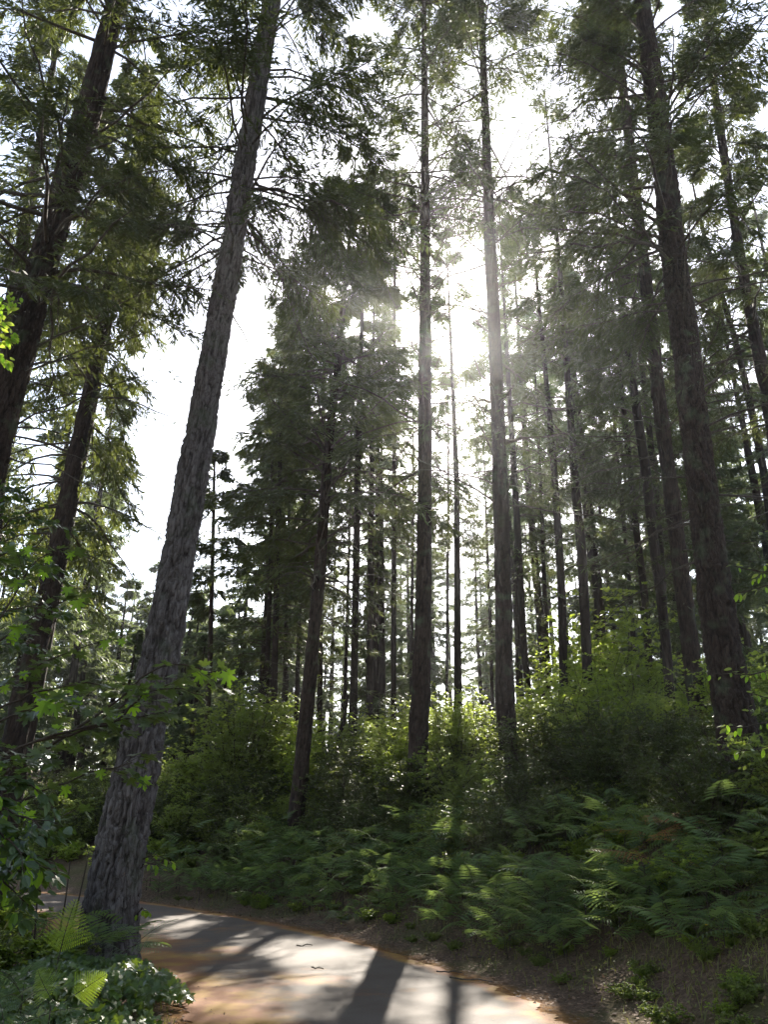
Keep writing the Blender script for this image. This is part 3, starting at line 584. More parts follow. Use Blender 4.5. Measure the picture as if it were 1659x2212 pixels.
salal = [[shrub(331+k, .75, .65, 22, 14, 11, .062, .45, 'leaf' if k else 'leaf_light', .2, .006, 'low_shrub', 1.1), False] for k in range(3)]
rng = np.random.default_rng(91)
def ray_ground(px, py):
    u = (px-829.5)/F; v = (1106-py)/F; d = np.array([u, CP-v*SP, SP+v*CP])
    ts = np.linspace(4, 60, 1400); P = _camp[None]+ts[:, None]*d; g = ground(P[:, 0], P[:, 1]); k = np.where(P[:, 2] < g)[0]
    return P[k[0]] if len(k) else None
# tall shrubs whose tops make the skyline of the brush: (px, top py, depth)
for px, py, Yd, kind in [(120, 1800, 27, 0), (180, 1780, 28, 0), (240, 1790, 27, 0), (290, 1780, 27, 0), (330, 1800, 26, 0), (60, 1760, 26, 0), (470, 1560, 24, 0), (530, 1500, 24, 0), (590, 1520, 25, 0), (640, 1600, 24, 0), (400, 1640, 26, 0), (350, 1700, 25, 0), (700, 1570, 25, 0), (750, 1590, 27, 0), (820, 1580, 22, 0), (860, 1600, 24, 0),
                        (850, 1610, 19.5, 1), (960, 1560, 22, 1), (1010, 1530, 24, 1), (1060, 1550, 23, 0), (940, 1520, 27, 0), (1140, 1510, 24, 1), (1180, 1500, 27, 0), (1300, 1300, 27, 1), (1240, 1400, 28, 1), (1330, 1430, 25, 0), (1390, 1470, 24, 0), (1240, 1530, 22, 0), (1310, 1540, 21, 0), (1420, 1520, 21, 0),
                        (1490, 1500, 25, 0), (1560, 1480, 22, 0), (1640, 1440, 20, 0), (1690, 1500, 17, 0), (1590, 1500, 27, 0), (1480, 1560, 20.5, 1), (1040, 1600, 20.5, 0), (1150, 1600, 20.5, 0), (980, 1630, 20, 1), (770, 1640, 21.5, 0)]:
    p, t_ = unproj(px, py, Yd); g = gz(p[0], p[1]); lst = limeb if kind else tallb; base = 4.5 if kind else 4.0; k = int(rng.integers(len(lst)))
    sc = np.clip((p[2]-g)/base*1.42, .5, 2.0)
    lab = 'pale lime-green airy vine maple in the sunlit brush behind the bank' if kind else ('tall feathery green bush on the inside of the road bend' if px < 720 else 'tall leafy bush in the brush behind the bank')
    herb_first(lst, k, (p[0], p[1], g-.05), rng.uniform(0, 6.28), sc, lab, 'shrub', 'vine maples in the brush' if kind else ('tall bushes at the road bend' if px < 720 else 'tall bushes behind the bank'))
M['leaf_dry'] = foliage('dry_leaf', (.12, .075, .035), (.22, .15, .07), (.4, .28, .1), tf=.35, rough=.7)
for j, (px, py, Yd, lb) in enumerate(((1340, 1640, 15.5, 'brownish half-dead feathery bush between the right central fir and the tall bank fir'), (1235, 1690, 16.5, 'small brown dry bush right of the right central fir'), (1440, 1690, 16, 'tan dry bush just left of the foot of the tall bank fir'))):
    o = shrub(351+j, 1.5, .8, 16, 20, 9, .04, .7, 'leaf_dry', .2, .008, 'dry_bush'); p, t_ = unproj(px, py, Yd); g = gz(p[0], p[1]); sc = np.clip((p[2]-g)/1.3, .6, 2); o.location = (p[0], p[1], g-.05); o.scale = (sc*.9, sc*.9, sc); o['label'] = lb; o['category'] = 'shrub'
_k = 0
while _k < 60:
    x = rng.uniform(-6, 16); y = rng.uniform(17.5, 28); q = lateral(x, y)[0]
    if q < 4.2 or abs(x/y) > .6: continue
    _k += 1; lm = rng.random() < .4; lst = limeb if lm else tallb; px_ = x/y*F*.9+830
    lab = 'pale lime-green airy vine maple in the sunlit brush behind the bank' if lm else 'tall leafy bush in the brush behind the bank'
    herb_first(lst, int(rng.integers(len(lst))), (x, y, gz(x, y)-.05), rng.uniform(0, 6.28), rng.uniform(.6, 1.0), lab, 'shrub', 'vine maples in the brush' if lm else 'tall bushes behind the bank')
pl = []
tries = 0
while len(pl) < 150 and tries < 20000:
    tries += 1; x = rng.uniform(-9, 15); y = rng.uniform(9, 27); s = lateral(x, y)[0]
    if s < 2.3+ (1.2 if x > 2.5 and y < 15 else 0) or abs((x/y)) > .62: continue
    if any((x-a)**2+(y-b)**2 < .95**2 for a, b in pl): continue
    if (x-5.7)**2+(y-12.7)**2 < 1.4: continue
    pl.append((x, y)); k = int(rng.integers(3)); sc = rng.uniform(.75, 1.25)*(.75 if s < 3.2 else 1.15)*(.9 if y < 14 else 1)
    if y < 15 and x > 3: sc *= .9
    reg = 'left' if x/y < -.06 else ('mid' if x/y < .2 else 'right')
    lab = {'left': 'small-leaved bush on the bank inside the road bend', 'mid': 'dark small-leaved bush crowding the feet of the two central firs', 'right': 'small-leaved evergreen bush on the shaded right-hand bank'}[reg]
    herb_first(huck, k, (x, y, gz(x, y)-.05), rng.uniform(0, 6.28), sc, lab, 'shrub', lab.replace('bush', 'bushes', 1))
n = 0; tries = 0
while n < 80 and tries < 20000:
    tries += 1; x = rng.uniform(-9, 11); y = rng.uniform(8.0, 21); s = lateral(x, y)[0]
    if s < 1.5 or s > 5.5 or abs(x/y) > .6 or (rng.random() > (s-1.2)/2.0): continue
    n += 1; k = int(rng.integers(3)); lab = 'low leafy plant among the ferns on the roadside bank'
    herb_first(salal, k, (x, y, gz(x, y)-.03), rng.uniform(0, 6.28), rng.uniform(.5, 1.05), lab, 'shrub', 'low plants on the roadside bank')
n = 0
while n < 105:
    x = rng.uniform(-7, 6.5); y = rng.uniform(7, 19); q = lateral(x, y)[0]
    if q < .6 or q > 2.8 or abs(x/y) > .6: continue
    n += 1; herb_first(salal, int(rng.integers(3)), (x, y, gz(x, y)-.03), rng.uniform(0, 6.28), rng.uniform(.18, .5)*(.6+.2*q), 'low leafy plant among the ferns on the roadside bank', 'shrub', 'low plants on the roadside bank')
# left side undergrowth
n = 0; tries = 0
while n < 70 and tries < 20000:
    tries += 1; x = rng.uniform(-13, -2.2); y = rng.uniform(7.5, 24); s = -lateral(x, y)[0]-RW
    if s < .7 or x/y < -.66: continue
    if (x+3.5)**2+(y-11)**2 < .8 or (y < 9.6 and x > -3.6): continue
    n += 1; big = (y > 12 and s > 1.6) or x/y < -.5; lst = huck if big else salal; k = int(rng.integers(3)); lab = 'leafy undergrowth bush in shade left of the leaning fir' if big else 'low leafy plant in the shade by the foot of the leaning fir'
    herb_first(lst, k, (x, y, gz(x, y)-.03), rng.uniform(0, 6.28), rng.uniform(.6, 1.05), lab, 'shrub', 'undergrowth bushes at left' if big else 'low plants at left')

n = 0
while n < 75:
    x = rng.uniform(-15, -2.5); y = rng.uniform(17, 31); q = lateral(x, y)[0]
    if q < 1.3 or q > 7 or (q < 2.2 and x > -6): continue
    n += 1; k = int(rng.integers(3)); big = q > 2.6
    lab = 'small-leaved bush on the bank inside the road bend' if big else 'low leafy plant among the ferns on the roadside bank'
    herb_first(huck if big else salal, k, (x, y, gz(x, y)-.04), rng.uniform(0, 6.28), rng.uniform(.7, 1.15), lab, 'shrub', 'small-leaved bushes on the bank inside the road bend' if big else 'low plants on the roadside bank')
n = 0
while n < 50:
    x = rng.uniform(1.5, 6.5); y = rng.uniform(6, 11); q = lateral(x, y)[0]
    if q < .7 or q > 3.8 or x/y > .6 or clump(x*1.3, y) < .35: continue
    n += 1; herb_first(salal, int(rng.choice([0, 0, 1])), (x, y, gz(x, y)-.02), rng.uniform(0, 6.28), rng.uniform(.12, .3), 'tiny weed tuft in the grass at the lower right', 'weed', 'weed tufts in the lower right grass')
# ------------------------------------------------------------------ ferns
def frond_mesh(L, npin, width, fine, rng, mat, arch=.5, tri=True, full=.60):
    mb = MB(); s = np.linspace(0, 1, npin+2); 
    def axis(u): return np.stack([0*u, L*(u*np.cos(.2)), L*(arch*u-.75*arch*u**2*1.25)], -1)
    ax = axis(s); mb.add(*tube_arr(ax, .0035*(1-.7*s)*L+.001, 4), 1)
    a0 = .28 if tri else .08
    for side in (1, -1):
        for j, u in enumerate(np.linspace(a0, .985, npin)):
            w = width*L*((1-u)/(1-a0))**.8*(1 if tri else min(1, .5+(u-a0)*4))+.012
            p = axis(np.array([u]))[0]; D = nrm(np.array([side*1.0, .38+.35*u, -.10+rng.normal(0, .05)]))
            T = np.array([0, 1.0, 0]); nn = nrm(np.cross(D, T)*side); k = fine
            if k <= 1:
                hw = L*(1-a0)/npin*.36; q = np.array([[p-T*hw*.6, p+D*w*.5+T*hw-[0, 0, w*.03], p+D*w-[0, 0, w*.16], p+D*w*.45-T*hw-[0, 0, w*.03]]]); mb.quads(q, 0, np.array([rng.uniform(.1, .7)])); continue
            v = np.linspace(.04, .97, k); pw = (L*(1-a0)/npin*full)*(1-v)**.6*(1-.35*u)+.003; c = p+D*w*v[:, None]; c[:, 2] -= .12*w*v**2
            step = w*1.0/k*.62
            for sg in (1, -1):
                d = nrm(T*sg*.95+D*.45)
                q = np.stack([c-D*step*.5, c+d*pw[:, None]*.8-D*step*.25, c+d*pw[:, None]*1.05+D*step*.05, c+D*step*.35], 1)
                mb.quads(q, 0, np.full(k, rng.uniform(.1, .7)))
    return mb
FR = {}
def fern_protos(key, mats, L, npin, width, fine, n=3, arch=.5, tri=True):
    out = []
    for k in range(n):
        rg = np.random.default_rng(500+k+len(FR)*10); mb = frond_mesh(L*rg.uniform(.9, 1.1), npin, width, fine, rg, mats, arch*rg.uniform(.8, 1.3), tri, .8 if key == 'lime' else .6)
        me = mb.build('frond', [M[mats], M['stem']], None, False); out.append(me)
    FR[key] = out; return out
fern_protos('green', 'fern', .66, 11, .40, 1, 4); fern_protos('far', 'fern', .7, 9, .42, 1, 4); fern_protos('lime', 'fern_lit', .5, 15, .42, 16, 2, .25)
fern_protos('pale', 'fern_pale', .6, 13, .42, 9, 2, .35); fern_protos('dead', 'fern_dead', .9, 12, .36, 6, 2, .3)
first_use = set()
def fern(loc, key, nf, label, group, rng, sc=1.0, spread=6.28, az0=0, lift=.35, stalk=.25):
    t = empty('fern', loc, 0, label, 'fern', group)
    for i in range(nf):
        src = FR[key][int(rng.integers(len(FR[key])))]
        if src.name in first_use: o = src.copy(); COL.objects.link(o)
        else: o = src; first_use.add(src.name)
        o.parent = t; az = az0+spread*(i+rng.uniform(-.3, .3))/nf; s = sc*rng.uniform(.75, 1.15)
        o.scale = (s, s, s); o.location = (rng.normal(0, .04), rng.normal(0, .04), stalk*sc*rng.uniform(.6, 1.5)); o.rotation_euler = (lift*rng.uniform(.1, 1.4), rng.normal(0, .2), az)
    st = MB()
    for i in range(2):
        st.add(*tube_arr(np.array([[.02*i, 0, -.06], [0, .015, stalk*sc*.5], [0, 0, stalk*sc]]), np.array([.006, .005, .004]), 4))
    st.build('stalk', M['stem'], t)
    return t
rng = np.random.default_rng(123); n = 0; tries = 0; fl = []
while n < 140 and tries < 20000:
    tries += 1; x = rng.uniform(-7, 9.5); y = rng.uniform(8.5, 20.5); s = lateral(x, y)[0]
    if s < .9 or s > 4.1 or abs(x/y) > .57: continue
    if rng.random() > (.5 if s < 1.7 else 1) or any((x-a)**2+(y-b)**2 < .45**2 for a, b in fl): continue
    if y < 10.2 and s < 1.7: continue
    fl.append((x, y)); n += 1; side = 'on the slope below the right-hand firs' if x/y > .15 else 'along the foot of the bank near the road bend'
    fern((x, y, gz(x, y)), 'green' if y < 14 else 'far', int(rng.integers(4, 7)), 'green bracken fern '+side, 'bracken ferns '+side, rng, rng.uniform(.7, 1.15), stalk=rng.uniform(.25, .6))
n = 0
while n < 110:
    x = rng.uniform(-6, 6); y = rng.uniform(7.5, 19); q = lateral(x, y)[0]
    if q < .75 or q > 2.6 or abs(x/y) > .57 or (y < 9.5 and q < 1.5): continue
    n += 1; side = 'on the slope below the right-hand firs' if x/y > .15 else 'along the foot of the bank near the road bend'
    fern((x, y, gz(x, y)), 'green' if y < 14 else 'far', int(rng.integers(3, 6)), 'green bracken fern '+side, 'bracken ferns '+side, rng, rng.uniform(.55, .95), stalk=rng.uniform(.1, .35))
n = 0
while n < 45:
    x = rng.uniform(.5, 5.5); y = rng.uniform(8, 14); q = lateral(x, y)[0]
    if q < .8 or q > 2.4 or abs(x/y) > .56 or (y < 9.3 and q < 1.4): continue
    n += 1; fern((x, y, gz(x, y)), 'green', int(rng.integers(4, 6)), 'green bracken fern on the slope below the right-hand firs' if x/y > .15 else 'green bracken fern along the foot of the bank near the road bend', 'bracken ferns on the slope below the right-hand firs' if x/y > .15 else 'bracken ferns along the foot of the bank near the road bend', rng, rng.uniform(.6, 1.0), stalk=rng.uniform(.1, .3))
n = 0
while n < 45:
    x = rng.uniform(-6.5, 1.5); y = rng.uniform(12.5, 20); q = lateral(x, y)[0]
    if q < .6 or q > 2.0: continue
    n += 1; fern((x, y, gz(x, y)), 'far', int(rng.integers(4, 6)), 'green bracken fern along the foot of the bank near the road bend', 'bracken ferns along the foot of the bank near the road bend', rng, rng.uniform(.6, 1.0), stalk=rng.uniform(.1, .3))
def G(px, py):
    p = ray_ground(px, py); return p
fern(G(718, 2010), 'pale', 5, 'small bright pale fern alone on bare litter at the right road edge', None, rng, .75, stalk=.15)
fern(G(1035, 2025), 'pale', 6, 'silvery sunlit fern at the foot of the bank right of centre', None, rng, .9, stalk=.25)
fern(G(1345, 2050), 'green', 6, 'grey-green fern hanging low over the grass on the right bank', None, rng, 1.0, stalk=.3)
for (px, py, lb) in ((1425, 1815, 'dead rust-orange fern highest on the right bank'), (1395, 1895, 'smaller dead orange fern below the rust-orange one')):
    p = G(px, py+95)
    if p is not None:
        tz = unproj(px, py, p[1])[0]; fern((tz[0], p[1], p[2]), 'dead', 5, lb, None, rng, .85, stalk=max(.5, (tz[2]-p[2])/.85+.15), lift=.3)
# ferns at the lower left
def at(px, py, Yd): return unproj(px, py, Yd)[0]
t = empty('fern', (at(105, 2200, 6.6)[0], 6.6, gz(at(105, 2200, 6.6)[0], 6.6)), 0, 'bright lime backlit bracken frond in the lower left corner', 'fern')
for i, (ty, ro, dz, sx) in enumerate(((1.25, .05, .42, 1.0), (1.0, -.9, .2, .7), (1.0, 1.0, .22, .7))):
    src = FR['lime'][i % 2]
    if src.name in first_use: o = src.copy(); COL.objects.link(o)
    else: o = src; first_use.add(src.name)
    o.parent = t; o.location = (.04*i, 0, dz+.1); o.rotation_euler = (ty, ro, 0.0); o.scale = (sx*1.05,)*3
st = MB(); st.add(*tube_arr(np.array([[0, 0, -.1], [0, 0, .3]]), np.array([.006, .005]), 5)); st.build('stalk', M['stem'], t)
for (px, py, Yd, key, sc, lb) in ((250, 2120, 10.1, 'green', .9, 'fern with spread fronds against the foot of the leaning fir'), (190, 2120, 9.6, 'green', .9, 'dark fern left of the foot of the leaning fir'), (40, 2200, 7.2, 'green', .8, 'grey-green fern at the lower left picture edge'), (280, 2130, 9.5, 'pale', .85, 'pale fern between the leaning fir and the ivy'), (15, 2230, 6.0, 'pale', .9, 'silvery fern in the very corner beside the lime frond'), (110, 2110, 10.5, 'green', .9, 'shaded fern behind the lower left ferns')):
    p = at(px, py, Yd); fern((p[0], Yd, gz(p[0], Yd)), key, 6, lb, None, rng, sc, stalk=.3)

# ------------------------------------------------------------------ ivy mound at the left road edge
rng = np.random.default_rng(9); iv = MB(); st = MB(); ce = np.array([-2.75, 8.3])
n = 3600; a = rng.uniform(0, 6.28, n*3); rr = np.sqrt(rng.random(n*3)); rr = rr*(1+.18*np.sin(a*5)+.1*np.sin(a*9+1)); x = ce[0]+np.cos(a)*rr*.85; y = ce[1]+np.sin(a)*rr*1.75
x = x-.18*(y-ce[1]); ok = (lateral(x, y) < -RW+.12); x = x[ok][:n]; y = y[ok][:n]; rr = rr[ok][:n]
z = ground(x, y)+.02+.30*np.clip(1.15-rr, 0, .6)/.6*(.6+.4*np.sin(4.1*x+1.3*np.sin(3*y))*np.sin(3.3*y+2*x))*rng.uniform(.5, 1.1, len(x))+rng.uniform(0, .06, len(x))
d = np.stack([rng.normal(.1, .6, len(x)), rng.normal(-.7, .5, len(x)), rng.normal(-.35, .25, len(x))], 1); nv = nrm(np.array([.05, -.25, 1.])+rng.normal(0, .38, (len(x), 3)))
leaves(iv, np.stack([x, y, z], 1), d, nv, rng.uniform(.045, .115, len(x)), 'ivy', 0, rng.uniform(0, .9, len(x)))
tag(iv.build('ivy', M['ivy'], None, False), 'glossy ivy mound spilling onto the left edge of the road', 'ground cover', kind='stuff')

# ------------------------------------------------------------------ broadleaf branches near the camera
def leafy_tree(name, label, trunk, branches, lsize, kind, mat, rng, per=16, cat='tree', flat=.35, lit=None, litfrac=0, sub=6, subL=.5):
    """trunk: world points; branches: list of point lists. Thing > trunk, branch.., foliage"""
    t = empty(name, trunk[0], 0, label, cat); loc = np.array(trunk[0]); lf = MB()
    k = MB(); tr = np.array(trunk); tk = .016 if cat == 'sapling' else .07; k.add(*tube_arr(tr, np.linspace(tk, tk*.3, len(tr)) if len(tr) > 2 else np.array([.02, .015]), 8)); k.build('trunk', M['bark_b'], t, True, loc)
    for br in branches:
        P = catmull(np.array(br, float), 5); n = len(P); P[1:] += rng.normal(0, .008, P[1:].shape); L = np.linalg.norm(P[-1]-P[0])
        b = MB(); b.add(*tube_arr(P, .010*L**.5*(1-.8*np.linspace(0, 1, n))+.0025, 5)); pp = []; dd = []
        for j in range(sub):
            u = rng.uniform(.3, 1); i0 = min(int(u*(n-1)), n-2); p0 = P[i0]; T = nrm(P[i0+1]-P[i0]); sd = nrm(np.cross(T, [0, 0, 1.]))*rng.choice([-1, 1])
            D = nrm(T*.7+sd*rng.uniform(.3, 1)+np.array([0, 0, rng.normal(0, .2)])); l = subL*rng.uniform(.4, 1)
            b.add(*tube_arr(np.array([p0, p0+D*l*.5+[0, 0, .02], p0+D*l]), np.array([.004, .003, .0015]), 3))
            for q in np.linspace(.3, 1, max(2, per//3)): pp.append(p0+D*l*q); dd.append(D)
        for j in range(per): u = rng.uniform(.35, 1)*(n-1); i0 = min(int(u), n-2); pp.append(P[i0]+(P[i0+1]-P[i0])*(u-i0)); dd.append(nrm(P[i0+1]-P[i0]))
        b.build('branch', M['stem'], t, True, loc)
        pp = np.array(pp); dd = np.array(dd); m = len(pp)
        sdv = nrm(np.cross(dd, [0, 0, 1.]))*np.where(rng.random(m) < .5, 1, -1)[:, None]
        d = nrm(dd*.6+sdv*rng.uniform(.2, 1.1, (m, 1))+rng.normal(0, .2, (m, 3))+np.array([0, 0, -.25])); pet = rng.uniform(.03, .10, (m, 1))*lsize/.15
        nv = nrm(np.array([0, 0, 1.])+rng.normal(0, flat, (m, 3))); pos = pp+d*pet
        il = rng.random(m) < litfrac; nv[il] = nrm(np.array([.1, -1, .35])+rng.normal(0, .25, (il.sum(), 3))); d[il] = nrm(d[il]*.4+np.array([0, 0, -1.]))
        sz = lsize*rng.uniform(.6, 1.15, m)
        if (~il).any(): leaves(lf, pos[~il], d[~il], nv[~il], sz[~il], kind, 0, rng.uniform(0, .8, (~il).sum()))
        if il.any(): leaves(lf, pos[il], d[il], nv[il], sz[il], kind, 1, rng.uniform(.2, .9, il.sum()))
    lf.build('foliage', [M[mat], M[lit or mat]], t, False, loc)
    return t
rng = np.random.default_rng(17)
def B(*a): return [at(*q) for q in a]
gmx = -4.75; 
leafy_tree('maple_tree', 'bigleaf maple reaching in from the left with large lobed leaves before the leaning trunk', [(gmx, 7.4, gz(gmx, 7.4)-.1), (gmx-.1, 7.4, 1.2), (gmx-.1, 7.5, 2.6), (gmx, 7.6, 4.2)],
    [B((-120, 1760, 7.5), (60, 1640, 7.6), (250, 1530, 7.7), (450, 1440, 7.8)), B((-120, 1700, 7.4), (80, 1600, 7.3), (240, 1560, 7.2), (360, 1540, 7.2)), B((-120, 1800, 7.3), (20, 1740, 7.2), (140, 1690, 7.1), (280, 1650, 7.0)),
     B((-120, 1560, 7.8), (0, 1480, 7.8), (120, 1420, 7.9), (230, 1380, 8.0)), B((-120, 1640, 7.2), (0, 1560, 7.0), (90, 1530, 6.9), (190, 1520, 6.8)), B((-120, 1500, 7.5), (-20, 1400, 7.6), (60, 1340, 7.7), (150, 1290, 7.8)),
     B((-120, 1720, 6.9), (-20, 1660, 6.7), (50, 1640, 6.6), (130, 1640, 6.5)), B((-120, 1840, 7.6), (0, 1820, 7.8), (80, 1790, 8), (160, 1750, 8.2)), B((-120, 1600, 8), (40, 1510, 8.2), (160, 1480, 8.4), (290, 1480, 8.5)), B((-120, 1450, 8), (0, 1330, 8.0), (60, 1230, 8.0), (120, 1180, 8.0)), B((60, 1640, 7.6), (230, 1530, 7.5), (350, 1440, 7.4), (475, 1450, 7.3)), B((80, 1600, 7.3), (240, 1560, 7.2), (330, 1490, 7.1), (440, 1500, 7.0))],
    .14, 'maple', 'maple', rng, per=13, flat=.26, lit='maple_lit', litfrac=.07, sub=6, subL=.42)
gb = at(-150, 2000, 6.3)
leafy_tree('laurel_shrub', 'dark glossy oval-leaved shrub at the left edge above the ferns', [(gb[0], 6.3, gz(gb[0], 6.3)-.1), (gb[0]+.05, 6.3, 1.0), (gb[0]+.1, 6.3, 1.9)],
    [B((-150, 1800, 6.3), (-40, 1740, 6.1), (40, 1760, 6.0), (110, 1800, 5.9)), B((-150, 1850, 6.2), (-40, 1820, 6.0), (40, 1840, 5.8), (120, 1890, 5.7)), B((-150, 1900, 6.2), (-60, 1880, 6.0), (0, 1900, 5.9), (60, 1960, 5.8)), B((-150, 1780, 6.4), (-30, 1700, 6.3), (40, 1690, 6.3), (100, 1720, 6.3)),
     B((-150, 1860, 6.5), (-40, 1850, 6.3), (30, 1870, 6.2), (90, 1930, 6.2)), B((-150, 1800, 6), (-60, 1790, 5.8), (0, 1800, 5.7), (50, 1850, 5.6))],
    .115, 'oval', 'glossy', rng, per=26, cat='shrub', flat=.5, lit='maple_lit', litfrac=.05, sub=8, subL=.26)
leafy_tree('evergreen_tree', 'dark glossy small-leaved tree at the left edge below the bright leaf cluster', [(-6.6, 9.5, gz(-6.6, 9.5)-.1), (-6.3, 9.5, 2.5), (-6.1, 9.5, 5), (-6.0, 9.5, 7.4)],
    [B((-160, 1300, 9.5), (-40, 1180, 9.4), (30, 1120, 9.3), (90, 1120, 9.2)), B((-160, 1400, 9.5), (-30, 1260, 9.4), (60, 1220, 9.3), (140, 1250, 9.2)), B((-160, 1420, 9.5), (-30, 1340, 9.2), (60, 1310, 9.0), (150, 1330, 8.9)), B((-160, 1250, 9.5), (-60, 1120, 9.4), (0, 1060, 9.3), (50, 1060, 9.2)),
     B((-160, 1450, 9.8), (-30, 1400, 9.8), (40, 1390, 9.8), (110, 1420, 9.8)), B((-160, 1330, 9.0), (-60, 1240, 8.9), (0, 1200, 8.8), (70, 1200, 8.7))],
    .11, 'oval', 'glossy', rng, per=34, flat=.55, sub=10, subL=.45)
leafy_tree('leafy_branch', 'bright green leaf cluster halfway up the left picture edge', [at(-120, 800, 8.0), at(-60, 740, 8.0)],
    [B((-60, 740, 8.0), (-20, 710, 8.0), (10, 690, 8.0), (35, 650, 8.0)), B((-60, 740, 8.0), (-20, 740, 8.0), (10, 730, 8.0), (30, 720, 8.0)), B((-60, 740, 8.0), (-30, 700, 8.1), (0, 660, 8.1), (20, 640, 8.1)), B((-80, 760, 8.0), (-30, 760, 8.1), (0, 770, 8.1), (20, 780, 8.1))],
    .10, 'oval', 'leaf_light', rng, per=16, cat='branch', flat=.6, lit='maple_lit', litfrac=.3, sub=4, subL=.12)
hx = at(1800, 1700, 9.5)
leafy_tree('hazel_shrub', 'hazel with round bright leaves reaching in front of the massive right-hand fir', [(hx[0], 9.5, gz(hx[0], 9.5)-.1), (hx[0], 9.5, 3), (hx[0]-.1, 9.5, 4.4)],
    [B((1800, 1200, 9.5), (1740, 1215, 9.4), (1660, 1235, 9.4), (1570, 1220, 9.3)), B((1800, 1250, 9.5), (1740, 1260, 9.3), (1660, 1265, 9.2), (1600, 1280, 9.1)), B((1800, 1430, 9.5), (1720, 1440, 9.3), (1640, 1455, 9.2), (1540, 1455, 9.0)), B((1800, 1600, 9.4), (1740, 1570, 9.2), (1660, 1560, 9.0), (1580, 1575, 8.9)), B((1800, 1550, 9.6), (1740, 1520, 9.5), (1690, 1510, 9.4), (1620, 1500, 9.4)), B((1800, 1650, 9.4), (1740, 1620, 9.2), (1690, 1610, 9.0), (1600, 1625, 8.9)), B((1800, 1120, 9.6), (1740, 1130, 9.5), (1690, 1140, 9.4), (1640, 1150, 9.4)), B((1800, 1360, 9.6), (1740, 1370, 9.5), (1690, 1400, 9.4), (1640, 1410, 9.4))],
    .095, 'oval', 'leaf', rng, per=14, cat='shrub', flat=.4, lit='maple_lit', litfrac=.25, sub=4, subL=.3)
sx = at(290, 1900, 11.0)
leafy_tree('sapling', 'small sprig of round leaves growing beside the right flank of the leaning trunk', [(sx[0]+.12, 11.0, gz(sx[0], 11)-.05), (sx[0]+.06, 11.0, .9), (sx[0]+.08, 11.0, 1.5)],
    [B((300, 1860, 11.0), (320, 1850, 10.9), (345, 1850, 10.9), (370, 1862, 10.8)), B((300, 1880, 11.0), (315, 1865, 10.9), (335, 1868, 10.8), (350, 1880, 10.8)), B((300, 1970, 11), (305, 1962, 10.9), (312, 1965, 10.9), (318, 1972, 10.9))],
    .085, 'oval', 'leaf_light', rng, per=7, cat='sapling', flat=.3, lit='maple_lit', litfrac=.3, sub=2, subL=.15)
# thin bare stems left of the leaning trunk
for (x0, y0, x1, y1, Yd, lb) in ((70, 2060, 78, 1880, 9.5, 'leftmost thin dark stem standing behind the lower left ferns'), (115, 2050, 150, 1860, 10, 'thin slanting dark stem in the left undergrowth, middle of three'), (140, 2000, 190, 1840, 10.6, 'thin slanting stem nearest the leaning trunk')):
    a = at(x0, y0, Yd); b = at(x1, y1, Yd); a[2] = gz(a[0], Yd)-.05; mb = MB(); s = np.linspace(0, 1, 6)[:, None]; P = a*(1-s)+b*s; P[:, 0] += .03*np.sin(s[:, 0]*3); P = P-a
    mb.add(*tube_arr(P, np.linspace(.014, .006, 6), 6)); o = mb.build('bare_stem', M['stem']); o.location = a; tag(o, lb, 'stem')
# leaning thin dark snag behind the bend
a = at(683, 1700, 26); b = at(742, 1560, 26); c_ = at(752, 1500, 26); a[2] = gz(a[0], 26)-.1; mb = MB(); mb.add(*tube_arr(np.array([a, b, c_])-a, np.array([.09, .07, .04]), 8)); o = mb.build('leaning_snag', M['bark_far']); o.location = a; tag(o, 'thin dark leaning dead trunk right of the dense dark fir', 'dead tree')

# ------------------------------------------------------------------ grass, litter, twigs
rng = np.random.default_rng(31)
def scatter(n, xr, yr, f):
    x = rng.uniform(*xr, n); y = rng.uniform(*yr, n); s = lateral(x, y); k = rng.random(n) < f(x, y, s); return x[k], y[k], s[k]
x, y, s = scatter(170000, (-7, 9), (5.5, 19), lambda x, y, s: np.where(s > .25, np.clip((s-.3)/1.2, 0, 1)*np.where(s > 4.5, .15, 1)*(.15+.85*clump(x, y))*.55*np.where(y < 13, 1, .5), np.where(s < -RW-.1, .12, 0)))
n = len(x); z = ground(x, y); h = rng.uniform(.03, .15, n)*(.7+.6*clump(x*1.7, y*1.3)); a = rng.uniform(0, 6.28, n); ln = rng.uniform(.3, 1.6, n)[:, None]
D = np.stack([np.cos(a), np.sin(a), 0*a], 1); p = np.stack([x, y, z-.01], 1); sd = np.stack([-np.sin(a), np.cos(a), 0*a], 1)*.004
tip = p+D*ln*h[:, None]+np.stack([0*a, 0*a, h], 1); mid = p+D*ln*h[:, None]*.3+np.stack([0*a, 0*a, h*.6], 1)
mb = MB(); mb.quads(np.stack([p+sd, p-sd, mid-sd*.8, mid+sd*.8], 1), 0, rng.uniform(0, 1, n)); mb.quads(np.stack([mid+sd*.8, mid-sd*.8, tip-sd*.1, tip+sd*.1], 1), 0, rng.uniform(0, 1, n))
x, y, s = scatter(90000, (-3, 9), (5.8, 14), lambda x, y, s: np.where(s > .45, (.12+.88*clump(y*1.4, x*1.4)**1.5)*np.clip((s-.3)/1.5, 0, 1)*.6, 0)); n = len(x)
leaf_quads(mb, np.stack([x, y, ground(x, y)+rng.uniform(.01, .17, n)*(.4+.8*clump(y*1.4, x*1.4))], 1), rng.normal(0, 1, (n, 3))*[1, 1, .5], np.array([0, 0, 1.])+rng.normal(0, .4, (n, 3)), rng.uniform(.02, .05, n), 0, rng.uniform(0, 1, n))
tag(mb.build('grass', M['grass'], None, False), 'sparse dry grass and weeds on the roadside bank', 'grass', kind='stuff')
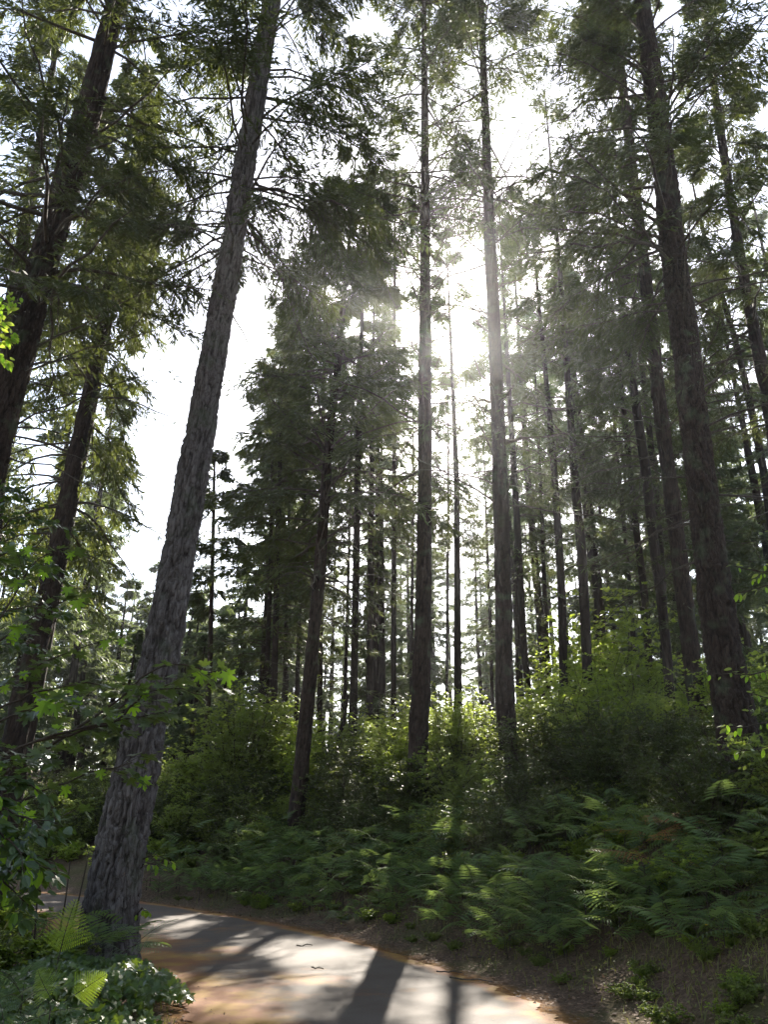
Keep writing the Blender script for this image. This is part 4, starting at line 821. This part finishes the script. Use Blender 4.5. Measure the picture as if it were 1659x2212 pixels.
x, y, s = scatter(140000, (-8, 9), (5.5, 20), lambda x, y, s: np.where(s > .02, .5*np.exp(-np.clip(s-1.5, 0, None)/2), np.where(s < -RW+.05, .3, np.where((s > -.12) | (s < -RW+.35), .16, .006)))); n = len(x)
onr = (s < .02) & (s > -RW); zz = np.where(onr, .022, ground(x, y)+.008+rng.uniform(0, .02, n)); mb = MB()
leaf_quads(mb, np.stack([x, y, zz], 1), rng.normal(0, 1, (n, 3))*[1, 1, .12], np.array([0, 0, 1.])+rng.normal(0, .3, (n, 3)), rng.uniform(.015, .06, n)*np.where(onr, .45, 1), 0, rng.uniform(0, 1, n), .3)
tag(mb.build('leaf_litter', M['litter'], None, False), 'brown fallen leaves and needles along the road edge', 'litter', kind='stuff')
for px, py, ang, L, lb in ((657, 2048, .1, .22, 'small fallen stick in the middle of the road'), (685, 2100, -.15, .14, 'short fallen twig on the road nearest the camera'), (1018, 2125, -.5, .5, 'long crooked stick lying along the right road edge'), (970, 2107, -.2, .3, 'fallen twig on the orange litter at the right road edge'), (1040, 2070, .05, .35, 'pale stick on the litter below the silvery fern')):
    p = ray_ground(px, py); s = np.linspace(-.5, .5, 7); P = np.stack([s*L*math.cos(ang), s*L*math.sin(ang), .012+0*s+.006*np.sin(s*9)], 1)+rng.normal(0, .004, (7, 3))
    z = max(.022, p[2]) if lateral(p[0], p[1])[0] < .02 else p[2]
    mb = MB(); mb.add(*tube_arr(P, .007*(1-.5*(s+.5))+.002, 6)); mb.add(*tube_arr(np.array([P[3], P[3]+[.03, .05, .01]]), np.array([.004, .002]), 4)); o = mb.build('fallen_stick', M['twig']); o.location = (p[0], p[1], z); tag(o, lb, 'stick')
p = ray_ground(1533, 2050); t = empty('dandelion', p, 0, 'single small yellow flower on the right bank above the grass', 'flower')
mb = MB(); mb.add(*tube_arr(np.array([[0, 0, -.02], [.01, 0, .1], [0, -.01, .2]]), np.array([.003, .0025, .002]), 5)); mb.build('stalk', M['grass'], t)
mb = MB(); a = np.arange(24)*.2618*1.0; d = np.stack([np.cos(a), np.sin(a), .25+.2*np.sin(a*5)], 1); leaf_quads(mb, np.tile([0, -.01, .2], (24, 1)), d, np.tile([0, 0, 1.], (24, 1)), .026, 0, np.full(24, .5)); mb.build('petals', M['petal'], t)

# ------------------------------------------------------------------ haze
m, t, out = newmat('haze_air'); pv = N(t, 'ShaderNodeVolumePrincipled'); pv.inputs['Color'].default_value = (.93, .96, 1, 1); pv.inputs['Density'].default_value = .0004; pv.inputs['Anisotropy'].default_value = .8
t.links.new(pv.outputs[0], out.inputs['Volume'])
HZ = True
if HZ:
    mb = MB(); x0, x1, y0, y1, z0, z1 = -1600, 1600, -500, 2600, -8, 48
    V = [(x, y, z) for z in (z0, z1) for y in (y0, y1) for x in (x0, x1)]
    mb.add(V, [(0, 2, 3, 1), (4, 5, 7, 6), (0, 1, 5, 4), (2, 6, 7, 3), (0, 4, 6, 2), (1, 3, 7, 5)]); tag(mb.build('haze', m, None, False), 'pale morning haze between the trees', 'haze', kind='stuff')
